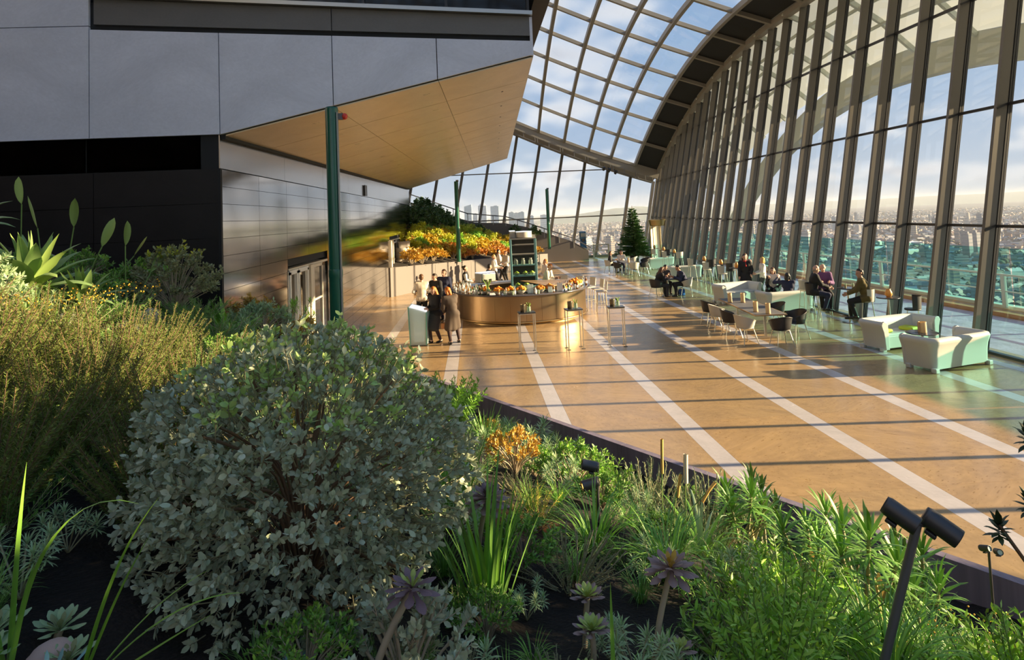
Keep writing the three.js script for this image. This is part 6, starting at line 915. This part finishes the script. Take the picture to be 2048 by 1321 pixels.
// lamps in the bed
{
  const LAMP = std([.09, .085, .09], .4, .5), lens = std([.62, .74, .64], .15);  // pale lens colour paints in the reflection on the glass
  const can = (parent, p, ry, rx, s = 1, glow) => { const h = part('lamp_head', [lathe([[0, 0], [.040, 0], [.046, .02], [.046, .15], [.044, .155], [.036, .155], [.036, .14], [0, .138]], 24)].map(g => g.applyMatrix4(mat4(p[0], p[1], p[2], rx, ry, 0, s))), LAMP, parent); part('lens', cyl(.036, .036, .004, 0, .141, 0, 20).applyMatrix4(mat4(p[0], p[1], p[2], rx, ry, 0, s)), glow || lens, h, 'glass lens'); part('bracket', rbox(.06, .05, .02, .006, 0, .06, .055).applyMatrix4(mat4(p[0], p[1], p[2], rx, ry, 0, s)), LAMP, parent); };
  const t = thing('twin_spotlight', 'slanting grey pole with two black spotlights, right foreground', 'lamp', [1.55, 1.78, -2.58]); part('pole', rod([0, -.1, 0], [.262, .60, -.02], .0175, 14), std([.14, .14, .15], .45, .4), t); part('crossbar', rod([.20, .615, -.02], [.345, .585, -.02], .010, 10), LAMP, t); can(t, [.13, .69, -.03], .75, 2.05, .86); can(t, [.30, .635, -.03], .8, 2.1, .9);
  const m = thing('garden_spotlight', 'pair of small steel garden spotlights on a post, one glowing orange, mid bed', 'lamp', [.735, bedY(.735, -4.15), -4.15]); const y0 = 2.02 - bedY(.735, -4.15); part('post', rod([0, 0, 0], [0, y0, 0], .011, 10), LAMP, m);
  const hot = new THREE.MeshPhysicalMaterial({ color: C(.9, .4, .1), emissive: C(1, .38, .06), emissiveIntensity: 14, roughness: .4 });
  can(m, [.015, y0 + .06, 0], -PI / 2 - .1, 1.35, .72); can(m, [.005, y0 - .03, .0], -PI / 2 + .15, 1.72, .72, hot);
  const pl = new THREE.SpotLight(C(1, .42, .1), 2.2, 3, .7, .6); pl.position.set(.735 - .13, 1.975, -4.14); pl.target.position.set(.735 - 1, 1.75, -4.0); scene.add(pl, pl.target);
  const l = thing('garden_spotlight', 'pair of small grey garden spotlights among the rosemary on the left', 'lamp', [-3.14, bedY(-3.14, -6), -6]); const y1 = 2.72 - bedY(-3.14, -6); part('post', rod([0, 0, 0], [0, max(.1, y1), 0], .014, 10), LAMP, l); can(l, [.02, max(.1, y1), 0], -PI / 2, 1.57, 1.45); can(l, [.03, max(.1, y1) + .09, 0], -PI / 2 + .4, 1.0, 1.2);
  const s = thing('garden_spotlight', 'tiny chrome twin lamp by the kerb near the right edge', 'lamp', [3.42, bedY(3.42, -4.2), -4.2]); const y2 = max(.25, 1.32 - bedY(3.42, -4.2)); part('post', rod([0, 0, 0], [0, y2, 0], .008, 8), LAMP, s); can(s, [-.06, y2 + .03, 0], .3, 1.2, .45); can(s, [.05, y2 + .0, 0], -.3, 1.2, .45);
}
// shrub at the right edge, and two unseen trees added to shade the bed
{
  const p = tufted('tobira_shrub', { seed: 61, heads: 26, r: .5, h: .98, per: 26, leaf: .05, aspect: .36, mat: L.dark, stem: .007, woodMat: BARK, droop: .5 }); p.userData.category = 'shrub';
  const g = plant(p, 2.42, -2.3, .4, 'dark shrub with rosettes of glossy leaves cut by the right edge', null, 1.05, .35);
  const tr = shrub('shading_olive_tree', { seed: 63, r: 1.0, h: 2.6, branches: 70, twigs: 7, twig: .3, leaves: 16, leaf: .10, aspect: .35, mat: L.olive, low: -.2, wood: .02, woodMat: BARK }); tr.userData.category = 'tree';
  part('trunk', [tube([[.03, -1.5, 0], [0, -.6, .02], [0, .5, 0]], .07, 8, 9)], BARK, tr);
  for (const [x, z, s, w] of [[7.0, -2.15, 1.35, 'nearer the glass'], [5.3, .8, 1.3, 'beside the viewer']]) plant(tr, x, z, x, 'unseen olive tree added to shade the bed, ' + w, null, s, 1.45 * s);
}

// ------------------------------------------------------------------ far bank behind the bar
const bankY = (x, z) => { // height above the retaining wall's line
  let best = 1e9, h = 0; for (let i = 0; i + 1 < PW.length; i++) { const [x0, z0, h0] = PW[i], [x1, z1, h1] = PW[i + 1], dx = x1 - x0, dz = z1 - z0, t = clamp(((x - x0) * dx + (z - z0) * dz) / (dx * dx + dz * dz)), px = x0 + dx * t, pz = z0 + dz * t, d = hypot(x - px, z - pz); if (d < best) { best = d; h = lerp(h0, h1, t); } } return h - .12 + best * .36 * (1 - .02 * best); };
const inBank = (x, z) => { for (let i = 0; i + 1 < PW.length; i++) { const [x0, z0] = PW[i], [x1, z1] = PW[i + 1]; if (z <= z0 && z >= z1) return x < lerp(x0, x1, (z - z0) / (z1 - z0)) - .1; } return false; };
{
  const g = struct('planting_bank'), P = [], I = [], U = [], n = 60, X = i => lerp(-5, 7.6, i / n), Z = j => lerp(-49.1, -31.4, j / n);
  for (let j = 0; j <= n; j++) for (let i = 0; i <= n; i++) { P.push(X(i), bankY(X(i), Z(j)) + noise3(X(i) * 2, 4, Z(j) * 2) * .15, Z(j)); U.push(X(i), Z(j)); }
  for (let j = 0; j < n; j++) for (let i = 0; i < n; i++) { if (!inBank(X(i + .5), Z(j + .5))) continue; const k = j * (n + 1) + i; I.push(k, k + n + 1, k + 1, k + 1, k + n + 1, k + n + 2); }
  const q = new THREE.BufferGeometry(); q.setAttribute('position', new THREE.Float32BufferAttribute(P, 3)); q.setAttribute('uv', new THREE.Float32BufferAttribute(U, 2)); q.setIndex(I); q.computeVertexNormals(); part('soil', q, M.soil, g);
  const r = rng(7), mk = (seed, mat, h = .8) => shrub('bank_shrub', { seed, r: .42, h, branches: 24, twigs: 4, twig: .16, leaves: 9, leaf: .13, aspect: .42, mat, low: .0, wood: .008 });
  const kinds = [mk(71, L.yellowG), mk(72, L.yellow), mk(73, L.ochre, .6), mk(74, L.orange, .45), mk(75, L.bright), mk(76, L.yellowG, 1.0)], names = ['yellow-green shrub on the sunlit bank behind the bar', 'golden yellow shrub on the sunlit bank behind the bar', 'low ochre shrub on the sunlit bank behind the bar', 'low orange shrub on the sunlit bank behind the bar', 'fresh green shrub on the sunlit bank behind the bar', 'tall yellow-green shrub on the sunlit bank behind the bar'];
  const done = [], rows = {}; let n2 = 0; for (let t = 0; t < 6000 && n2 < 190; t++) { const z = -32 - r() * 16.8, x = -4.1 + r() * 11.4; if (!inBank(x + .32, z) || bankY(x, z) > 3.3) continue; const front = inBank(x + 1.6, z) ? 0 : 1; if (x < -3.75 && z > -42.8) continue; if (done.some(([p, q]) => hypot(p - x, q - z) < .46)) continue; done.push([x, z]); const k = front && r() < .65 ? (r() < .5 ? 3 : 2) : [0, 1, 4, 5, 0, 1, 2][fl(r() * 7)]; const o = copyOf(kinds[k], [x, bankY(x, z) - .03, z], r() * 6, names[k], names[k].replace(' on the sunlit bank behind the bar', 's on the far bank'), .75 + r() * .5); o.userData.category = 'shrub'; n2++; const row = front ? 0 : inBank(x + 3.2, z) ? (inBank(x + 5.2, z) ? 3 : 2) : 1, key = k + ' ' + row; (rows[key] = rows[key] || []).push([o, k, row]); }
  for (const l of Object.values(rows)) l.sort((p, q) => seenAt(p[0].position)[0] - seenAt(q[0].position)[0]).forEach(([o, k, row], i) => { o.userData.label = names[k].replace(' on the sunlit bank behind the bar', '') + ' in the ' + ['front', 'second', 'third', 'uppermost'][row] + ' row of the far bank, ' + nth(i) + ' from the left'; });
  const hedge = shrub('dark_hedge_plant', { seed: 78, r: .7, h: 1.3, branches: 40, twigs: 5, twig: .2, leaves: 12, leaf: .13, aspect: .4, mat: L.deep, low: -.3 });
  [[-4.0, -43.2, 2.9, 1.2], [-3.2, -44, 2.9, 1.15], [-3.6, -46, 3.3, 1.35], [-2.5, -45.2, 2.7, 1.2], [-1.7, -46.2, 2.5, 1.0], [-4.1, -47.6, 3.6, 1.2], [-2.7, -47.5, 3.0, 1.2], [-1.2, -47.6, 2.6, .8], [.4, -47.8, 2.5, .5], [4.6, -48.3, 1.9, .7], [3.1, -48.4, 2.2, .6]].forEach(([x, z, y, s], i) => { const o = copyOf(hedge, [x, y, z], i, i < 8 ? 'dark hedge bush top left of the far bank, ' + ['nearest of all', 'second from the front', 'left in the middle row', 'middle of the middle row', 'right in the middle row', 'left in the back row', 'middle of the back row', 'right in the back row'][i] : 'lone dark bush at the top of the far bank, ' + ['left of the bar tower', 'right of the bar tower', 'behind the bar tower'][i - 8], i < 8 ? 'hedge bushes at the top of the far bank' : null, s); o.userData.category = 'bush'; });
  // stacked boulders at the near corner of the bank
  const rock = (x, y, z, a, i) => { const o = thing('boulder', 'grey boulder of the stack by the far door, ' + ['lowest', 'second from below', 'second from the top', 'topmost'][i], 'stone', [x, y, z], a), q = new THREE.BoxGeometry(.8, .33, .6, 6, 3, 4), p = q.attributes.position; for (let k = 0; k < p.count; k++) { const s = 1 + (noise3(p.getX(k) * 3 + i * 7, p.getY(k) * 4, p.getZ(k) * 3) - .5) * .35; p.setXYZ(k, p.getX(k) * s, p.getY(k) * s, p.getZ(k) * s); } q.deleteAttribute('normal'); q.deleteAttribute('uv'); const w = mergeVertices(q); w.computeVertexNormals(); part('rock', w, MF.boulder, o); }; [1.52, 1.84, 2.16, 2.46].forEach((y, i) => rock(-3.92 + (i % 2) * .04, y, -33.9 - i * .08, .3 + i * .5, i));
}
{ // fir tree
  const g = thing('fir_tree', 'dark green fir tree standing on the far floor before the end wall', 'tree', [11.95, 0, -46.6]), r = rng(17), H = 4.15, wood = [cyl(.09, .015, H, 0, H / 2, 0, 10)], needle = blade(.15, .05, .2, .1, 2, lance), list = [], spray = [];
  for (let k = 0; k < 30; k++) { const t = k / 30, y = lerp(.40, H - .2, pow(t, .9)), n = fl(lerp(11, 4, t)), len = lerp(1.22, .14, pow(t, .85)) * (.82 + .3 * r()); for (let i = 0; i < n; i++) { const a = (i + r() * .6) / n * 2 * PI + k, l = len * (.8 + .35 * r()), tip = V(cos(a) * l, y - .12 * l + .12 * l * l + (r() - .5) * .22 * l, sin(a) * l); wood.push(rod([0, y, 0], tip, .008, 4)); for (let q = 0; q < 130 * l + 14; q++) { const u = .12 + .88 * r(), p = V(0, y, 0).lerp(tip, u), s = V(-sin(a), 0, cos(a)).multiplyScalar((r() - .5) * .6 * l * (1.1 - u)); p.add(s); list.push(aim(p, V(cos(a) + s.x * 2.5, .35 + r() * .5, sin(a) + s.z * 2.5), r() * 6, .8 + .6 * r())); } } }
  part('trunk', merge(wood), BARK, g); scatter('foliage', needle, L.fir, list, g, .3, 3); part('pot', lathe([[0, 0], [.3, 0], [.36, .42], [.33, .44], [0, .4]], 24), MF.dark, g);
}
// ------------------------------------------------------------------ the city far below
const GROUND = -152;
{
  const g = struct('city_ground'), n = 512, r0 = 24000;
  const t = tex(n, (u, v) => { const a = wrapN(u, v, 7, 41, 5), b = wrapN(u, v, 40, 17, 4), c = wrapN(u, v, 130, 23, 2), park = sstep(.52, .60, a), road = c > .70 ? .12 : 0; return [lerp(.40, .20, park), lerp(.35, .25, park), lerp(.34, .15, park)].map(x => x * (.55 + .8 * b) + road); });
  t.repeat.set(1 / 2600, 1 / 2600); const m = std([.42, .42, .46], .9, 0, { map: t });
  part('land', plate([V(-r0, GROUND, -r0), V(-r0, GROUND, 3000), V(r0, GROUND, 3000), V(r0, GROUND, -r0)], 2), m, g);
  const river = []; const pts = []; for (let i = 0; i <= 40; i++) { const s = i / 40; pts.push([lerp(-700, 5200, s) + 260 * sin(s * 9), lerp(-2300, -4200, s) + 520 * sin(s * 7 + 1)]); }
  for (let i = 0; i < 40; i++) { const [a, b] = pts[i], [c, d] = pts[i + 1]; river.push(plate([V(a, GROUND + 1.5, b + 110), V(c, GROUND + 1.5, d + 110), V(c, GROUND + 1.5, d - 110), V(a, GROUND + 1.5, b - 110)], 0)); }
  part('river', river, std([.16, .19, .20], .12), g);
  // ridges on the horizon
  const H = struct('hills'), ridge = (R, depth, fn, a0, a1, seed) => { const P = [], I = []; const N = 90, K = 6; for (let i = 0; i <= N; i++) { const a = lerp(a0, a1, i / N); for (let k = 0; k <= K; k++) { const t = k / K, rr = R + depth * t, h = fn(i / N) * sin(t * PI * .5) * (.9 + .25 * fbm3(i * .25, k * .8, seed, 3)); P.push(sin(a) * rr, GROUND + h * (k ? 1 : 0), -cos(a) * rr); } } for (let i = 0; i < N; i++) for (let k = 0; k < K; k++) { const q = i * (K + 1) + k; I.push(q, q + K + 1, q + 1, q + 1, q + K + 1, q + K + 2); } const q = new THREE.BufferGeometry(); q.setAttribute('position', new THREE.Float32BufferAttribute(P, 3)); q.setIndex(I); q.computeVertexNormals(); return q; };
  const hill = std([.16, .19, .13], .95);
  part('ridge', ridge(9500, 2500, s => 40 + 190 * pow(sin(PI * clamp(s * .95)), 1.4), .10, .42, 3), hill, H); part('ridge', ridge(17000, 5000, s => 120 + 95 * sin(PI * clamp(.15 + .7 * s)), .28, 1.35, 9), hill, H); part('ridge', ridge(19000, 4000, s => 70 + 40 * s, -.9, .35, 5), hill, H);
}
{
  const r = rng(404), WALLS = [std([.27, .23, .21], .85), std([.50, .46, .43], .85), std([.20, .13, .11], .9), std([.17, .18, .21], .8), std([.34, .27, .22], .85)], ROOF = std([.20, .19, .20], .9), GL = std([.16, .19, .23], .25, .3);
  // a tower with bands of windows, a roof and a plant room
  const tower = (name, w, d, h, wall, opt = {}) => { const g = proto(name); const storeys = max(3, Math.round(h / 9)), b = []; for (let i = 0; i < storeys; i++) b.push(box(w * 1.004, h / storeys * .42, d * 1.004, 0, h * (i + .55) / storeys, 0)); part('walls', box(w, h, d, 0, h / 2, 0), wall, g); part('window_bands', b, opt.glass || GL, g, null, 'stuff'); part('roof', box(w * .96, 1.5, d * .96, 0, h + .7, 0), ROOF, g); part('plant_room', box(w * .4, 5, d * .4, w * .1, h + 3.5, 0), wall, g); return g; };
  const put = (p, x, z, a, label, group, sc) => { const o = copyOf(p, [x, GROUND, z], a, label, group); if (sc) o.scale.set(sc, sc * (.8 + .5 * r()), sc); o.userData.category = 'building'; return o; };
  // the cluster of office towers on the eastern skyline
  const bl = std([.20, .30, .38], .2, .5), gl2 = std([.32, .42, .50], .25, .3), pl = std([.50, .55, .60], .4, .2);
  const one = (px, top, wpx, D, wall, label, extra) => { const X = (px - 948.5) / 1245 * D, h = -GROUND + 3.75 + (435.5 - (px - 948.5) * .0429 - top) / 1245 * D, w = wpx / 1245 * D, p = tower('office_tower', w, w, h, wall, { glass: bl }); if (extra === 'pyramid') part('pyramid', new THREE.ConeGeometry(w * .68, w * .62, 4).rotateY(PI / 4).translate(0, h + w * .3, 0), pl, p); if (extra === 'slant') part('crown', plate([[-w / 2, h, w / 2], [w / 2, h, w / 2], [w / 2, h + w * .4, w / 2], [-w / 2, h + w * .15, w / 2]], w), wall, p); p.name = numbered('office_tower'); p.position.set(X, GROUND, -D); p.rotation.y = -.1; p.userData = { label, category: 'building' }; scene.add(p); };
  one(937, 415, 14, 4500, gl2, 'pale glass office tower, leftmost of the eastern skyline cluster', 'slant'); one(965.5, 412, 16, 4450, pl, 'tall office tower with a pyramid top on the eastern skyline', 'pyramid'); one(990, 413, 16, 4400, gl2, 'blue-grey square office tower right of the pyramid-topped one'); one(1022.5, 425, 10, 4700, bl, 'slim dark office tower at the left of the wide slab block'); one(1031.5, 426.5, 14, 4800, pl, 'wide pale slab office block between two dark towers'); one(1043, 424.5, 11, 4600, bl, 'slim dark blue office tower at the right of the wide slab block'); one(1087, 430, 13, 5200, pl, 'pale square office block right of the dark blue tower'); one(951, 428, 9, 4900, pl, 'low pale tower half hidden behind the leftmost fin'); one(1063, 432, 8, 4300, gl2, 'low glass tower between the dark blue tower and the pale square block');
  const P = [[24, 24, 62, 1], [20, 20, 48, 0], [30, 16, 40, 4], [46, 14, 34, 1], [18, 18, 70, 3], [60, 16, 24, 2], [26, 22, 55, 4]].map(([w, d, h, k], i) => tower('tower_block', w, d, h, WALLS[k])), N = ['pale square tower block', 'stone-coloured tower block', 'sandy slab block', 'long white slab block', 'slim grey tower block', 'long brown terrace block', 'sandy tower block'];
  const spots = [], bays = {}; let n = 0; for (let t = 0; t < 6000 && n < 250; t++) {
    const a = .005 + .72 * r(), D = 900 + 5600 * pow(r(), 1.3), x = sin(a) * D, z = -cos(a) * D; if (spots.some(([p, q]) => hypot(p - x, q - z) < 55) || [[1238, 1850], [1440, 2000], [1211, 1700], [1234, 1500], [1280, 1530], [1142, 1650], [956, 1250]].some(([p, q]) => hypot(p - x, q + z) < 95)) continue; spots.push([x, z]);
    const k = fl(r() * 7), o = put(P[k], x, z, r() * 3, N[k], N[k] + 's in the distant city', (D < 1800 ? .6 : .8) * (.7 + .5 * r())); n++;
    const [px, py] = seenAt(o.position), east = px < 1297, i = east ? fl((px - 960) / 48.7) : FINS.findIndex(f => seenAt(V(wallX(f) + .6, 3, f))[0] < px), key = k + (east ? ' e' : ' s') + i; (bays[key] = bays[key] || []).push([o, k, east, i, py]); }
  const low = FINS.findIndex(f => f < -13); for (const l of Object.values(bays)) l.sort((p, q) => p[4] - q[4]).forEach(([o, k, east, i], j) => { o.userData.label = N[k] + ' in the ' + (east ? nth(max(0, i + 1)) + ' end-wall bay from the left' : nth(max(0, i - low)) + ' side-wall bay from the right') + (l.length > 1 ? ', ' + nth(j) + ' from top' : ''); });
  // two grey towers and white sheds that stand out beyond the right-hand panes
  const tw = tower('tower_block', 17, 17, 62, WALLS[3]); [[1972, 1500, 'left'], [1990, 1530, 'right']].forEach(([px, D, w]) => { put(tw, (px - 948) / 1245 * D, -D, .4, 'grey tower block, ' + w + ' one of the pair beyond the rightmost panes'); }); const wt = tower('tower_block', 22, 22, 44, WALLS[1]); put(wt, (1810 - 948) / 1245 * 1650, -1650, .5, 'white tower block left of centre beyond the two nearest fins'); put(wt, (1900 - 948) / 1245 * 1250, -1250, .3, 'white tower block low beyond the pane between the two nearest fins');
  const shed = proto('white_shed'); part('walls', box(90, 12, 40, 0, 6, 0), WALLS[1], shed); part('roof', [0, 1, 2].map(i => box(90, 1, 12.6, 0, 12.5, -13.4 + i * 13.4, .06)), std([.75, .75, .74], .7), shed); [[1770, 1850, .35, 'left'], [1845, 2000, .3, 'right'], [1835, 1700, .4, 'nearest']].forEach(([px, D, a, w]) => put(shed, (px - 948) / 1245 * D, -D, a, 'long white industrial shed in the city, ' + w + ' of the three'));
  // everything lower: streets of houses, and the trees among them
  const place = (count, seed, fn) => { const q = rng(seed), l = []; for (let i = 0; i < count; i++) { const a = -.04 + .84 * q(), D = 620 + 9500 * pow(q(), 1.7); fn(l, sin(a) * D, -cos(a) * D, q, D); } return l; };
  const houses = proto('house_rows'); houses.userData = { kind: 'stuff', label: 'rows of low houses spreading across the hazy city' };
  const house = merge([box(1, 1, 1, 0, .5, 0), plate([[-.5, 1, .5], [.5, 1, .5], [.5, 1.35, 0], [-.5, 1.35, 0]], .02), plate([[.5, 1, -.5], [-.5, 1, -.5], [-.5, 1.35, 0], [.5, 1.35, 0]], .02)]);
  WALLS.forEach((m, k) => scatter('houses', house, m, place(5200, 50 + k, (l, x, z, q, D) => { const c = fl(x / 260) * .7 + fl(z / 310) * 1.3; l.push(mat4(x, GROUND, z, 0, c, 0, [10 + 26 * q() * q(), 6 + 11 * q() * q() * q(), 8 + 5 * q()])); }), houses, .25, k)); scene.add(houses);
  const trees = proto('city_trees'); trees.userData = { kind: 'stuff', label: 'bare winter trees massed between the distant houses' }; scatter('trees', new THREE.IcosahedronGeometry(1, 1), std([.10, .095, .06], .95), place(7000, 90, (l, x, z, q) => { if (noise3(x / 300, 9, z / 300) < .5) return; const s = 4 + 4 * q(); l.push(mat4(x, GROUND + s * .8, z, 0, q() * 6, 0, [s * 1.3, s, s * 1.3])); }), trees, .3, 5); scene.add(trees);
}
scene.fog = new THREE.FogExp2(new THREE.Color().setRGB(.90, .94, 1), 0.000050);
scene.traverse(o => { if (o.isLight) o.castShadow = true; });
renderer.render(scene, camera);
